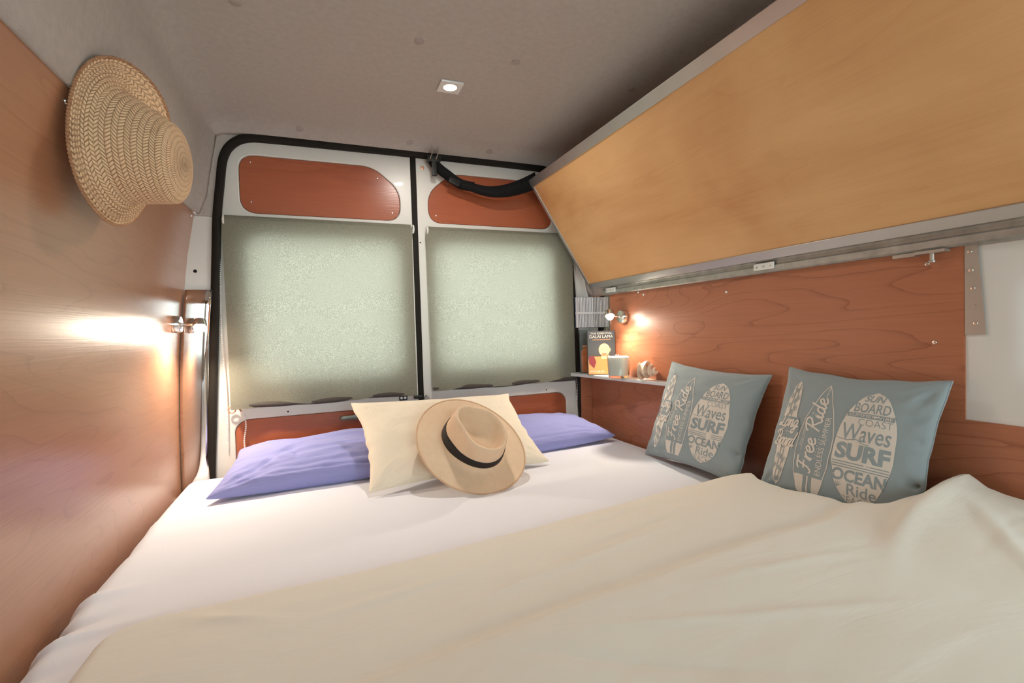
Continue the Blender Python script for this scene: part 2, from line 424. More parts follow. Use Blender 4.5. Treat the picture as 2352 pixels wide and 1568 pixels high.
wp = recess('trim_1', -.08, 1.172, .588, .165, XR+.004, .11, .09, (-.75,.578,.975,1.36), 'white_paint', lip=.055)
win = plate_obj('window_1', [rrect(-.70,.98,.54,1.36,.05)], .004, 0, side(XR+.108), 'pane_glass'); win['kind'] = 'structure'
MB().box((XR,Y0,.975),(XR+.012,-.748,1.36)).build('wall_side', 'white_paint')['kind'] = 'structure'
# front bulkhead behind the photographer with the big cab opening
fr = plate_obj('wall_front', [[(-.5,0),(1.3,0),(1.3,2.02),(-.5,2.02)], rrect(-.28,.9,1.10,1.86,.12)], .02, 0, rear(Y0-.02), 'headliner'); fr['kind'] = 'structure'
fg = plate_obj('window_2', [rrect(-.3,.88,1.12,1.88,.12)], .004, 0, rear(Y0-.05), 'pane_glass'); fg['kind'] = 'structure'

# rear frame around the two doors
CX = .412
def open_left(z):
    P = [(.4,-.395),(.717,-.377),(1.0,-.360),(1.3,-.342),(1.648,-.321),(1.80,-.303)]
    for (a, xa), (bb, xb) in zip(P, P[1:]):
        if z <= bb: return xa+(xb-xa)*(z-a)/(bb-a)
    return P[-1][1]
zt = 1.955
left_path = [(open_left(z), z) for z in (.45,.717,1.0,1.3,1.5,1.648,1.78)]
corner = [(-.298,1.84),(-.288,1.88),(-.270,1.912),(-.240,1.938),(-.205,1.950),(-.16,1.954)]
lp = left_path+corner
arch = lp+[(0,zt+.001),(.2,zt+.002),(CX,zt+.003)]
arch_r = [(2*CX-x, z) for (x, z) in reversed(arch[:-1])]
full = arch+arch_r
up = [(x,z) for (x,z) in full if z >= 1.648]
lft = [(x,z) for (x,z) in full if z <= 1.66 and x < CX]
wrr = plate_obj('wall_rear', [[(-.56,1.655),(-.56,2.03),(1.40,2.03),(1.40,1.655)]+[q for q in reversed(up)]], .02, 0, rear(2.062), 'headliner'); wrr['kind'] = 'structure'
tl_ = plate_obj('trim_2', [[(-.54,.3)]+[(-.54,1.655)]+[q for q in reversed(lft)]+[(lft[0][0],.3)]], .02, .002, rear(2.066), 'white_paint'); tl_['kind'] = 'structure'
MB().lathe((-.398,2.0655,1.447),(0,-1,0),[(.006,-.002),(.006,.0008)],16).build('plug_hole','black_hole',tl_)
tr_ = plate_obj('trim_3', [[(2*CX-a, z) for (a, z) in [(-.54,.3)]+[(-.54,1.655)]+[q for q in reversed(lft)]+[(lft[0][0],.3)]]], .02, .002, rear(2.066), 'white_paint'); tr_['kind'] = 'structure'
# rubber door seal
def sweep(path, y, w, d, name, mat, parent=None, origin=None, seg=10):
    b = MB(); P = [Vector((x,0,z)) for (x,z) in path]; N = len(P)
    P = catmull(P, 4); N = len(P)
    for i, q in enumerate(P):
        t = (P[min(i+1,N-1)]-P[max(i-1,0)]).normalized(); nn = Vector((-t.z,0,t.x))
        for k in range(seg):
            a = 2*math.pi*k/seg; ca, sa = math.cos(a), math.sin(a)
            ca = math.copysign(abs(ca)**.6, ca); sa = math.copysign(abs(sa)**.6, sa)
            b.v.append(q+nn*ca*w/2+Vector((0,y+sa*d/2,0)))
    for i in range(N-1):
        for k in range(seg): b.f.append((i*seg+k, i*seg+(k+1)%seg, (i+1)*seg+(k+1)%seg, (i+1)*seg+k))
    b.f.append(tuple(range(seg))); b.f.append(tuple((N-1)*seg+k for k in range(seg)))
    return b.build(name, mat, parent, origin, smooth=True)
seal = sweep(full, 2.068, .030, .034, 'door_seal', 'rubber', None, (CX,2.07,.45))
tag(seal, 'black rubber seal running round the opening of the two rear doors', 'door seal')

# ---------------------------------------------------------------- the two rear doors
def mir(pts, m): return [(2*CX-x, z) for (x,z) in pts] if m else pts
def door(idx, m):
    root = bpy.data.objects.new('door_%d'%idx, None); C.objects.link(root); root.location = ((2*CX-.0) if m else 0, 2.09, .45)
    root['kind'] = 'structure'
    out = [(x+.004, z) for (x,z) in lp]+[(0,zt-.006),(.2,zt-.006),(CX-.010,zt-.006),(CX-.010,.45)]
    upper = round_poly([(-.246,1.672),(.352,1.672),(.352,1.800),(.245,1.892),(-.246,1.892)], [.06,.06,.05,.05,.06], 8)
    window = rrect(-.225,1.035,.335,1.575,.05)
    lower = rrect(-.296,.50,.352,.888,[.04,.05,.05,.05])
    F = 2.078
    plate_obj('door_skin', [mir(out,m), mir(upper,m), mir(window,m), mir(lower,m)], .022, .004, rear(F), 'white_door', root)
    plate_obj('inner_panel', [mir(out,m), mir(window,m)], .012, 0, rear(F+.024), 'white_door', root)
    pu = round_poly([(-.2445,1.6735),(.3505,1.6735),(.3505,1.7995),(.2445,1.8905),(-.2445,1.8905)], [.06,.06,.05,.05,.06], 8)
    o = plate_obj('upper_wood_panel', [mir(pu,m)], .006, .001, rear(F+.004), 'cherry_door', root)
    for (x,z) in [(-.205,1.865),(.262,1.845),(-.208,1.715),(.318,1.705)]:
        screw(o, ((2*CX-x) if m else x, F+.004, z), (0,-1,0), .0035)
    o = plate_obj('lower_wood_panel', [mir(rrect(-.2945,.5015,.3505,.8865,[.04,.05,.05,.05]),m)], .006, .001, rear(F+.004), 'cherry_door', root)
    o = plate_obj('window_glass', [mir(rrect(-.235,1.025,.345,1.585,.05),m)], .004, 0, rear(F+.050), 'pane_glass', root)
    for (x,z) in ([(-.298,1.02),(-.112,.905)] if not m else [(-.19,.905),(.392,1.585)]):
        MB().lathe(((2*CX-x) if m else x, F-.0006, z), (0,-1,0), [(.0032,-.001),(.0032,.0003)], 12).build('bolt_hole','black_hole',root)
    return root
d1 = door(1, False); d2 = door(2, True)
# grab handle in the left door, dark gap strip, catch plates
b = MB()
pts = catmull([(.085,2.082,.858),(.095,2.060,.861),(.125,2.050,.863),(.165,2.050,.864),(.20,2.060,.864),(.21,2.082,.862)], 5)
for q in pts: pass
b.tube(pts, .009, 10); b.build('grab_handle', 'handle_green', d1, smooth=True)
MB().box((.318,2.070,.912),(.352,2.080,.934)).build('catch_plate','black_plastic',d1,bevel=.002)
for x in (.327,.342):
    MB().lathe((x,2.070,.923),(0,-1,0),[(.0058,-.001),(.0055,.002),(.0003,.0022)],14).build('catch_button','zinc_white',d1,smooth=True)
MB().box((CX-.032,2.062,.915),(CX+.004,2.082,.929)).build('striker','black_plastic',d1,bevel=.002)
MB().add([(CX+.006,2.060,.86),(CX+.034,2.066,.86),(CX+.034,2.066,.915),(CX+.022,2.060,.93),(CX+.006,2.060,.905),
          (CX+.006,2.082,.86),(CX+.034,2.082,.86),(CX+.034,2.082,.915),(CX+.022,2.082,.93),(CX+.006,2.082,.905)],
         [(0,1,2,3,4),(9,8,7,6,5),(0,5,6,1),(1,6,7,2),(2,7,8,3),(3,8,9,4),(4,9,5,0)]).build('lock_cover','galvanised',d2,bevel=.002)
MB().lathe((.452,2.076,1.905),(0,-1,0),[(.008,-.001),(.008,.002),(.005,.003),(.004,.001),(.0003,.001)],16).build('bolt','copper',d2,smooth=True)
g = MB().box((CX-.012,2.074,.45),(CX+.012,2.104,zt-.004)).build('centre_seal','rubber',None,(CX,2.09,.45),bevel=.003)
tag(g, 'vertical black rubber strip closing the gap between the left and right rear doors', 'door seal')

# polished steel sheets in the rear corners
b = MB(); N = 8
for j in range(15):
    z = .62+j*(1.378-.62)/14
    for i in range(N+1):
        t = i/N; b.v.append(Vector((xl(z)+.004+(.085)*t, 2.052-.0030*4*t*(1-t)+.0015*math.sin(z*9), z)))
for j in range(14):
    for i in range(N): b.f.append((j*(N+1)+i, j*(N+1)+i+1, (j+1)*(N+1)+i+1, (j+1)*(N+1)+i))
o = b.build('steel_sheet', 'mirror_steel', None, (-.42,2.03,.62), smooth=True, solid=.0015)
tag(o, 'polished steel sheet covering the corner pillar beside the left reading lamp', 'metal sheet')
o = MB().box((XR-.004,1.872,.984),(XR-.0005,2.060,1.342)).build('steel_sheet', 'mirror_steel', None, (XR,1.96,.984))
tag(o, 'polished steel sheet on the right wall behind the louvred vent and books', 'metal sheet')
pb = plate_obj('wall_pillar', [rrect(1.188,.45,XR,.975,.002)], .012, .001, rear(2.05), 'cherry_right', None, (1.22,2.05,.45)); 
pb.name = 'trim_4'; pb['kind'] = 'structure'

# ---------------------------------------------------------------- roller blinds
def blind(x0, x1, ztop, zbot, label, chain_side, flaps, y=2.045):
    root = thing('roller_blind', ((x0+x1)/2, y, ztop), label, 'roller blind')
    NX, NZ = 60, 50; b = MB()
    def zb(t):
        z = zbot
        for (c, w, h) in flaps: z += h*max(0, 1-abs(t-c)/w)**1.3
        return z
    for j in range(NZ+1):
        for i in range(NX+1):
            t = i/NX; s = j/NZ; z = ztop+(zb(t)-ztop)*s
            yy = y+.006*math.sin(s*math.pi)-.010*s+.0035*nz(t*2.5, s*2.5, 3.1)+.006*s**6*math.sin(t*19+x0*5)
            narrow = .010*s
            b.v.append(Vector((x0+(x1-x0)*t+(narrow*(.5-t)), yy, z)))
    for j in range(NZ):
        for i in range(NX): b.f.append((j*(NX+1)+i, j*(NX+1)+i+1, (j+1)*(NX+1)+i+1, (j+1)*(NX+1)+i))
    b.build('fabric', 'blind_fabric', root, smooth=True)
    h = MB(); pts = []
    for i in range(31):
        t = i/30; pts.append((x0+.006+(x1-x0-.012)*t, y-.002+.003*math.sin(t*17), zbot+.008+.003*math.sin(t*9+1)))
    h.tube(pts, [.007+.004*abs(math.sin(i*.31)) for i in range(31)], 10); h.build('hem', 'hem_brown', root, smooth=True)
    MB().lathe((x0+.004,y+.012,ztop+.004),(1,0,0),[(.011,0),(.011,x1-x0-.008)],20).build('roller_tube','blind_fabric',root,smooth=True)
    for (x, s) in ((x0+.006,-1),(x1+.006,1)):
        MB().lathe((x-.003,y+.010,ztop-.004),(1,0,0),[(.004,-.001),(.017,0),(.019,.003),(.017,.006)],20).build('bracket','white_plastic',root,smooth=True)
    if chain_side:
        xc = x0-.016 if chain_side < 0 else x1+.012
        ch = MB(); z = ztop-.01; k = 0
        while z > .80:
            ch.ball((xc+.0025*math.sin(k*.09), y+.018-(.012 if z < 1.0 else 0)*0, z), .0028, 6, 4); z -= .0075; k += 1
        ch.build('bead_chain', 'bamboo_bead', root, smooth=True)
    return root
bl1 = blind(-.305, .392, 1.640, .935, 'grey-green roller blind on the left rear door with bead chain at its left', -1, [(.26,.13,.016),(.80,.16,.013)])
bl2 = blind(.452, 1.160, 1.636, .945, 'grey-green roller blind on the right rear door beside the corner shelf', 1, [(.21,.13,.014),(.86,.13,.012)])
b = MB(); pts = []
for k in range(24):
    z = .905-k*.0072; b.ball((-.262+.004*math.sin(k*.33), 2.070, z), .0033, 6, 4)
b.build('bead_chain', 'bamboo_bead', bl1, smooth=True)
b = MB(); ring = [(-.300+.012*math.cos(a), 2.058, .932+.012*math.sin(a)) for a in [i*math.pi/9 for i in range(18)]]
b.tube(ring, .0028, 8, closed=True); b.tube([(-.29,2.058,.938),(-.275,2.05,.934),(-.268,2.046,.925)], .003, 8)
b.build('chain_hook', 'copper', bl1, smooth=True)

# ================================================================ BED
bed = thing('bed', (.39,.6,0), 'wide bed filling the rear of the van from wall to wall', 'bed')
MB().box((-.45,-1.2,.0),(1.24,2.035,.52)).build('bed_base', 'ply_plain', bed)
MB().box((-.44,-1.15,.52),(1.225,2.02,.672)).build('mattress', 'mattress_ticking', bed, bevel=.03)
def sheet_z(x, y):
    z = .697+.004*nz(x*2.2, y*2.2, 1)+.002*nz(x*7, y*3, 5)
    return z
XA, XB, YA, YB = -.461, 1.243, -1.18, 2.045
b = MB(); NX, NY = 190, 300
for j in range(NY+1):
    y = YA+(YB-YA)*j/NY
    for i in range(NX+1):
        tx = i/NX; x = XA+(XB-XA)*tx
        z = sheet_z(x, y)
        dl = x-XA; dr = XB-x; db = YB-y
        e = .05
        for d in (dl, dr*2.5, db):
            if d < e: z -= .075*(1-math.sqrt(max(0,1-(1-d/e)**2)))
        # gathers where the sheet tucks down the left wall
        for (yc, w, a, L) in ((1.17,.018,.016,.16),(1.07,.014,-.018,.13),(1.02,.012,.014,.20),(.93,.016,-.013,.13),(.86,.02,.012,.15),(1.42,.03,-.008,.1),(1.60,.03,.006,.12)):
            dd = (y-yc-(dl)*.25)/w
            if abs(dd) < 3 and dl < L: z += a*math.exp(-dd*dd)*(1-dl/L)**1.5
        # rear corners are rounded
        b.v.append(Vector((x, y, z)))
for j in range(NY):
    for i in range(NX): b.f.append((j*(NX+1)+i, j*(NX+1)+i+1, (j+1)*(NX+1)+i+1, (j+1)*(NX+1)+i))
o = b.build('bed_sheet', 'sheet_white', None, (.39,.6,.7), smooth=True)
tag(o, 'smooth white fitted sheet stretched over the bed, tucked against the left wall', 'bed sheet')

# duvet --------------------------------------------------------
def duv_front(x): 
    t = smooth01((x-.0)/1.1); v = 1.022+.115*t+.006*math.sin(x*5)
    if x < -.25: v -= .05*((-.25-x)/.10)**2.2
    return v
def duv_right(y):
    if y > .63: return 1.105+.06*smooth01((y-.93)/.12)
    return 1.105+.138*smooth01((.63-y)/.07)
def duvet_z(x, y):
    d = duv_front(x)-y
    R = .022; e = math.sqrt(max(0, 1-(1-min(d,R)/R)**2))
    z = .701+.021*e
    lift = smooth01((x-.15)/.95)
    z += lift*(.036*smooth01(d/.26)+.016*smooth01(d/.08))
    z += .020*math.exp(-((x-1.10)/.12)**2-((y-1.0)/.075)**2)*smooth01(d/.05)     # puffed hem before the near cushion
    z += .045*smooth01((x-.95)/.2)*math.exp(-((y-.595)/.055)**2)                  # hump against the wall
    z += .065*smooth01((x-.90)/.3)*smooth01((.60-y)/.05)*(1-.6*smooth01((.5-y)/.4))
    z += .018*smooth01((x-.95)/.15)*math.exp(-((y-.72)/.12)**2)
    yc = .700+.020*math.sin(x*3.1)+.03*smooth01((x-.9)/.4)
    z += .013*smooth01((yc-y)/.035)*smooth01((x+.1)/.4)                            # doubled layer step
    z -= .003*math.exp(-((y-yc-.012)/.012)**2)*smooth01((x+.1)/.4)
    z += .005*nz(x*1.8, y*3.5, 7)+.003*nz(x*3+y*2, y*9, 2)+.0012*nz(x*7+y*6, y*24, 4)+.004*max(0,1-abs(nz(x*2.2+y*2.6, y*9-x*1.5, 11))*9)*nz(x*3,y*3,2)
    for (p0, p1, w, a) in DCR:
        ax, ay = p1[0]-p0[0], p1[1]-p0[1]; t = ((x-p0[0])*ax+(y-p0[1])*ay)/(ax*ax+ay*ay)
        if -.05 < t < 1.05:
            t2 = max(0,min(1,t)); dd = math.hypot(x-p0[0]-ax*t2, y-p0[1]-ay*t2)
            z += a*math.exp(-(dd/w)**2)*math.sin(math.pi*max(.02,min(.98,t2)))
    return z
DCR = [((.30,.85),(.95,.93),.010,-.004),((.15,.80),(.75,.86),.012,.004),((.45,.97),(.95,1.03),.012,-.004),((-.1,.86),(.35,.93),.012,.004),
       ((.35,.64),(.85,.42),.010,.005),((.22,.66),(.62,.38),.012,-.005),((.15,.63),(.42,.35),.010,.005),((.50,.66),(.95,.55),.012,.004),
       ((1.17,.55),(.98,.34),.014,.009),((1.20,.50),(1.08,.30),.014,-.009),((1.12,.60),(.85,.50),.02,.006),((-.25,.98),(-.05,.88),.014,.004)]
b = MB(); NX, NY = 230, 230; XA = -.350
for j in range(NY+1):
    s = j/NY
    for i in range(NX+1):
        t = i/NX
        # nominal x first, then warp rows to the hem curve
        x = XA+(1.243-XA)*t
        yf = duv_front(x); y = yf+(-.6-yf)*s**1.25
        xr = duv_right(y); x = XA+(xr-XA)*t
        yf = duv_front(x); y = yf+(-.6-yf)*s**1.25
        z = duvet_z(x, y)
        dl = x-XA; R = .022; 
        if dl < R: z -= .018*(1-math.sqrt(max(0,1-(1-dl/R)**2)))
        dr = xr-x
        if dr < .03: z -= (z-.70)*(1-math.sqrt(max(0,1-(1-dr/.03)**2)))*.9
        b.v.append(Vector((x, y, z)))
for j in range(NY):
    for i in range(NX): b.f.append((j*(NX+1)+i, (j+1)*(NX+1)+i, (j+1)*(NX+1)+i+1, j*(NX+1)+i+1))
o = b.build('duvet', 'duvet_cream', None, (.4,.3,.7), smooth=True)
tag(o, 'cream duvet spread over the near half of the bed, bunched up against the right wall', 'duvet')

# ---------------------------------------------------------------- pillows
class Pillow:
    """BL, BR, TL, TR: corners seen from the front; thickness T; k: how far the sides pull in"""
    def __init__(s, BL, BR, TL, TR, T, k=.06, wr=.003, seed=0, creases=(), back=.8, sag=0, pw=.42):
        s.c = [Vector(q) for q in (BL,BR,TL,TR)]; s.T = T; s.k = k; s.wr = wr; s.seed = seed; s.cr = creases; s.back = back; s.pw = pw
        s.n = ((s.c[1]-s.c[0]).cross(s.c[2]-s.c[0])).normalized(); s.sag = sag
    def mid(s, a, c):
        u_, v_ = 2*a-1, 2*c-1
        a2 = .5+.5*u_*(1-s.k*(1-abs(v_)**2.2)*abs(u_)**1.5)+.012*nz(c*5, s.seed, 1)*abs(u_)**3+.007*nz(c*13, s.seed, 1)*abs(u_)**3*(1-c*c*c*c)
        c2 = .5+.5*v_*(1-s.k*(1-abs(u_)**2.2)*abs(v_)**1.5)+.012*nz(a*5, s.seed, 9)*abs(v_)**3
        B = s.c[0]*(1-a2)+s.c[1]*a2; Tt = s.c[2]*(1-a2)+s.c[3]*a2
        return B*(1-c2)+Tt*c2
    def h(s, a, c, back=False):
        u_, v_ = 2*a-1, 2*c-1
        q = max(0,(1-u_*u_)*(1-v_*v_)); hh = s.T*q**s.pw
        if back: return -hh*s.back
        edge = min(1, q*6)
        w = s.wr*(nz(a*4, c*7, s.seed)+.6*nz(a*9, c*14, s.seed+3))*edge
        # radial gathers near the corners
        for (ca, cc) in ((0,0),(1,0),(0,1),(1,1)):
            da, dc = a-ca, c-cc; rr_ = math.hypot(da, dc)
            if rr_ < .3: w += s.wr*1.2*math.sin(math.atan2(dc,da)*16+s.seed)*(1-rr_/.3)*min(1,rr_*9)*edge
        for (p0, p1, wd, am) in s.cr:
            ax, ay = p1[0]-p0[0], p1[1]-p0[1]; t = max(0,min(1,((a-p0[0])*ax+(c-p0[1])*ay)/(ax*ax+ay*ay)))
            dd = math.hypot(a-p0[0]-ax*t, c-p0[1]-ay*t); w += am*math.exp(-(dd/wd)**2)*(1-.6*abs(2*t-1))
        return hh+w*1.0*min(1,q*12)
    def P(s, a, c, off=0, back=False):
        return s.mid(a, c)+s.n*(s.h(a, c, back)+off)
    def build(s, name, mat, label, cat, N=56, group=None, as_child=None, seam=None):
        b = MB(); M = N+1
        def e(i): return .5-.5*math.cos(math.pi*i/N)
        for bk in (False, True):
            for j in range(M):
                for i in range(M): b.v.append(s.P(e(i), e(j), 0, bk))
        for j in range(N):
            for i in range(N):
                q = (j*M+i, j*M+i+1, (j+1)*M+i+1, (j+1)*M+i); b.f.append(q); b.f.append(tuple(x+M*M for x in reversed(q)))
        lowest = min(v.z for v in b.v); cen = s.mid(.5,.5)
        root = thing(name, (cen.x, cen.y, lowest), label, cat, group)
        o = b.build('cover', mat, root, smooth=True)
        bm = bmesh.new(); bm.from_mesh(o.data); bmesh.ops.remove_doubles(bm, verts=bm.verts, dist=1e-5)
        bmesh.ops.recalc_face_normals(bm, faces=bm.faces)
        for ee in bm.edges: ee.smooth = True
        bm.to_mesh(o.data); bm.free()
        if seam:
            pts = []
            for k in range(4*N):
                i = k % N; sd = k//N; q = e(i)
                a, c = ((q,0),(1,q),(1-q,1),(0,1-q))[sd]; pts.append(s.P(a,c))
            MB().tube(pts, .0022, 6, closed=True).build('piping', mat, root, smooth=True)
        return root

pl = Pillow((-.325,1.685,.718),(.36,1.725,.712),(-.270,1.985,.792),(.34,2.015,.805), .060, k=.05, wr=.008, seed=2, back=.75, pw=.36,
    creases=[((.10,.10),(.30,.55),.022,-.013),((.30,.55),(.36,.30),.014,-.010),((.24,.20),(.9,.28),.014,.006),((.22,.15),(.8,.20),.010,-.007),((.04,.05),(.24,.30),.018,.007),
             ((.33,.42),(.75,.50),.02,-.005),((.0,.085),(1,.085),.012,-.006),((.36,.34),(.62,.38),.02,.006),((.06,.2),(.2,.42),.016,-.006)]).build('pillow', 'purple_cotton',
    'rumpled lavender pillow lying below the left rear door', 'pillow', 64)
pr_ = Pillow((.50,1.70,.712),(1.195,1.775,.722),(.48,2.01,.80),(1.12,2.005,.775), .062, k=.05, wr=.006, seed=5, back=.75, pw=.36,
    creases=[((0,.085),(1,.085),.012,-.005),((.6,.3),(.95,.12),.02,-.006),((.5,.6),(.8,.4),.03,-.004),((.85,.3),(.97,.1),.012,.004)]).build('pillow', 'purple_cotton',
    'lavender pillow lying below the right rear door, its tip towards the right wall', 'pillow', 56)
CR = Pillow((.135,1.535,.712),(.775,1.585,.712),(.108,1.795,.955),(.710,1.805,.940), .050, k=.075, wr=.003, seed=8, back=.7, pw=.40)
CR.build('pillow', 'cream_cotton', 'cream pillow leaning on the lavender pillows behind the banded straw hat', 'pillow', 60, seam=True)

# printed cushions ---------------------------------------------
def to_st(body, box, rot=0, bold=0, shear=0):
    """text -> flat (verts, faces) fitted to box = (s0,t0,s1,t1)"""
    cu = bpy.data.curves.new('tx','FONT'); cu.body = body; cu.size = 1; cu.resolution_u = 3; cu.offset = bold; cu.shear = shear
    ob = bpy.data.objects.new('tx', cu); C.objects.link(ob)
    dg = bpy.context.evaluated_depsgraph_get(); dg.update()
    me = bpy.data.meshes.new_from_object(ob.evaluated_get(dg))
    vs = [(v.co.x, v.co.y) for v in me.vertices]; fs = [tuple(q.vertices) for q in me.polygons]
    bpy.data.objects.remove(ob); bpy.data.curves.remove(cu); bpy.data.meshes.remove(me)
    if rot: vs = [(-y, x) for (x, y) in vs]
    xs = [v[0] for v in vs]; ys_ = [v[1] for v in vs]; x0,x1,y0,y1 = min(xs),max(xs),min(ys_),max(ys_)
    s0,t0,s1,t1 = box
    return [(s0+(v[0]-x0)/(x1-x0)*(s1-s0), t0+(v[1]-y0)/(y1-y0)*(t1-t0)) for v in vs], fs
def ribbon(pts, w, n=6, taper=False):
    P = catmull([Vector((q[0],q[1],0)) for q in pts], n); vs = []; fs = []; N = len(P)
    for i, q in enumerate(P):
        d = (P[min(i+1,N-1)]-P[max(i-1,0)]).normalized(); nn = Vector((-d.y,d.x,0))*w/2
        if taper: nn *= .35+.65*math.sin(math.pi*(i+.6)/(N+.2))
        vs += [tuple((q+nn)[:2]), tuple((q-nn)[:2])]
    for i in range(N-1): fs.append((2*i,2*i+1,2*i+3,2*i+2))
    return vs, fs
SCR = {  # handwritten letters as pen strokes in a unit box, x-height .5
 'F': (.62,[[(.0,.86),(.25,.98),(.72,1.0)],[(.40,.97),(.30,.6),(.20,.2),(.02,.02),(-.12,.12)],[(.08,.5),(.3,.52),(.55,.56)]]),
 'R': (.80,[[(.02,.72),(.1,.9),(.4,1.0),(.68,.92),(.66,.66),(.38,.5),(.22,.5)],[(.36,.94),(.28,.5),(.14,.0)],[(.3,.5),(.48,.25),(.68,.0),(.85,.12)]]),
 'L': (.66,[[(.60,.86),(.50,1.0),(.38,.9),(.34,.6),(.24,.2),(.04,.02),(-.1,.12),(.05,.2),(.3,.06),(.55,.0),(.75,.12)]]),
 'B': (.74,[[(.0,.75),(.1,.92),(.42,1.0),(.66,.9),(.56,.62),(.3,.54)],[(.3,.54),(.6,.5),(.66,.22),(.42,.0),(.08,.03),(-.08,.16)],[(.36,.94),(.26,.5),(.14,.02)]]),
 'r': (.42,[[(.0,.1),(.1,.42),(.14,.5),(.10,.0)],[(.12,.3),(.24,.46),(.36,.5),(.42,.44)]]),
 'e': (.42,[[(.0,.18),(.2,.26),(.34,.4),(.24,.52),(.08,.4),(.06,.15),(.2,.0),(.44,.14)]]),
 'i': (.26,[[(.0,.2),(.12,.5),(.08,.15),(.14,.0),(.28,.14)],[(.17,.68),(.19,.74)]]),
 'd': (.50,[[(.34,.46),(.18,.5),(.04,.3),(.06,.05),(.2,.02),(.34,.25)],[(.48,1.0),(.36,.5),(.32,.1),(.40,.0),(.54,.14)]]),
 'o': (.44,[[(.28,.5),(.1,.44),(.04,.2),(.12,.02),(.28,.06),(.36,.3),(.28,.5),(.46,.44)]]),
 'n': (.50,[[(.0,.3),(.1,.5),(.08,.0)],[(.09,.25),(.24,.48),(.36,.46),(.33,.1),(.40,.0),(.54,.14)]]),
 'g': (.50,[[(.36,.46),(.2,.5),(.05,.3),(.1,.06),(.24,.06),(.36,.3)],[(.38,.48),(.34,.1),(.26,-.32),(.06,-.36),(.04,-.2),(.28,-.04),(.54,.14)]]),
 'a': (.48,[[(.34,.46),(.18,.5),(.04,.3),(.06,.05),(.2,.02),(.34,.3)],[(.37,.5),(.32,.1),(.40,.0),(.54,.14)]]),
 ' ': (.34,[]),
}
def script(text, box, w, rot=0, slant=.18):
    out = []; x = 0; allp = []
    for ch in text:
        adv, st = SCR[ch]
        for q in st: allp.append([(x+px+slant*py, py) for (px,py) in q])
        x += adv
    xs = [p[0] for q in allp for p in q]; ys_ = [p[1] for q in allp for p in q]
    x0,x1,y0,y1 = min(xs),max(xs),min(ys_),max(ys_); s0,t0,s1,t1 = box
    for q in allp:
        pts = []
        for (px,py) in q:
            a, c = (px-x0)/(x1-x0), (py-y0)/(y1-y0)
            if rot: pts.append((s0+(1-c)*(s1-s0), t0+a*(t1-t0)))
            else: pts.append((s0+a*(s1-s0), t0+c*(t1-t0)))
        out.append(ribbon(pts, w))
    return out
def board_outline(sc, t0, t1, w, top=1.0, bot=.8, n=28):
    L, R = [], []
    for i in range(n+1):
        q = i/n; hw = w/2*math.sin(math.pi*q)**.5 if top == 1 else w/2*min(1,(1-q)**top*1.9)*min(1,(q+.10)**bot*1.35)
        L.append((sc-hw, t0+(t1-t0)*q)); R.append((sc+hw, t0+(t1-t0)*q))
    return L, R
def fill_lr(L, R, m_=8):
    vs, fs = [], []
    for a, c in zip(L, R):
        for k in range(m_+1): vs.append((a[0]+(c[0]-a[0])*k/m_, a[1]+(c[1]-a[1])*k/m_))
    for j in range(len(L)-1):
        for k in range(m_): fs.append((j*(m_+1)+k, j*(m_+1)+k+1, (j+1)*(m_+1)+k+1, (j+1)*(m_+1)+k))
    return vs, fs
def lay_on(pil, pieces, name, mat, parent, off, clip=None):
    bm = bmesh.new()
    for vs, fs in pieces:
        bv = [bm.verts.new((q[0], q[1], 0)) for q in vs]
        for q in fs:
            try: bm.faces.new([bv[i] for i in q])
            except ValueError: pass
    for _ in range(2):
        long = [e_ for e_ in bm.edges if e_.calc_length() > .035]
        if not long: break
        bmesh.ops.subdivide_edges(bm, edges=long, cuts=1)
    bmesh.ops.triangulate(bm, faces=[q for q in bm.faces if len(q.verts) > 4])
    if clip:
        dl = []
        for q in bm.faces:
            cc = q.calc_center_median()
            if not clip(cc.x, cc.y): dl.append(q)
        bmesh.ops.delete(bm, geom=dl, context='FACES')
    me_v = [pil.P(v.co.x, v.co.y, off) for v in bm.verts]; bm.verts.index_update()
    fs = [tuple(v.index for v in q.verts) for q in bm.faces]; bm.free()
    return mesh_obj(name, me_v, fs, mat, parent, smooth=True)
def rect(s0,t0,s1,t1): return [(s0,t0),(s1,t0),(s1,t1),(s0,t1)], [(0,1,2,3)]
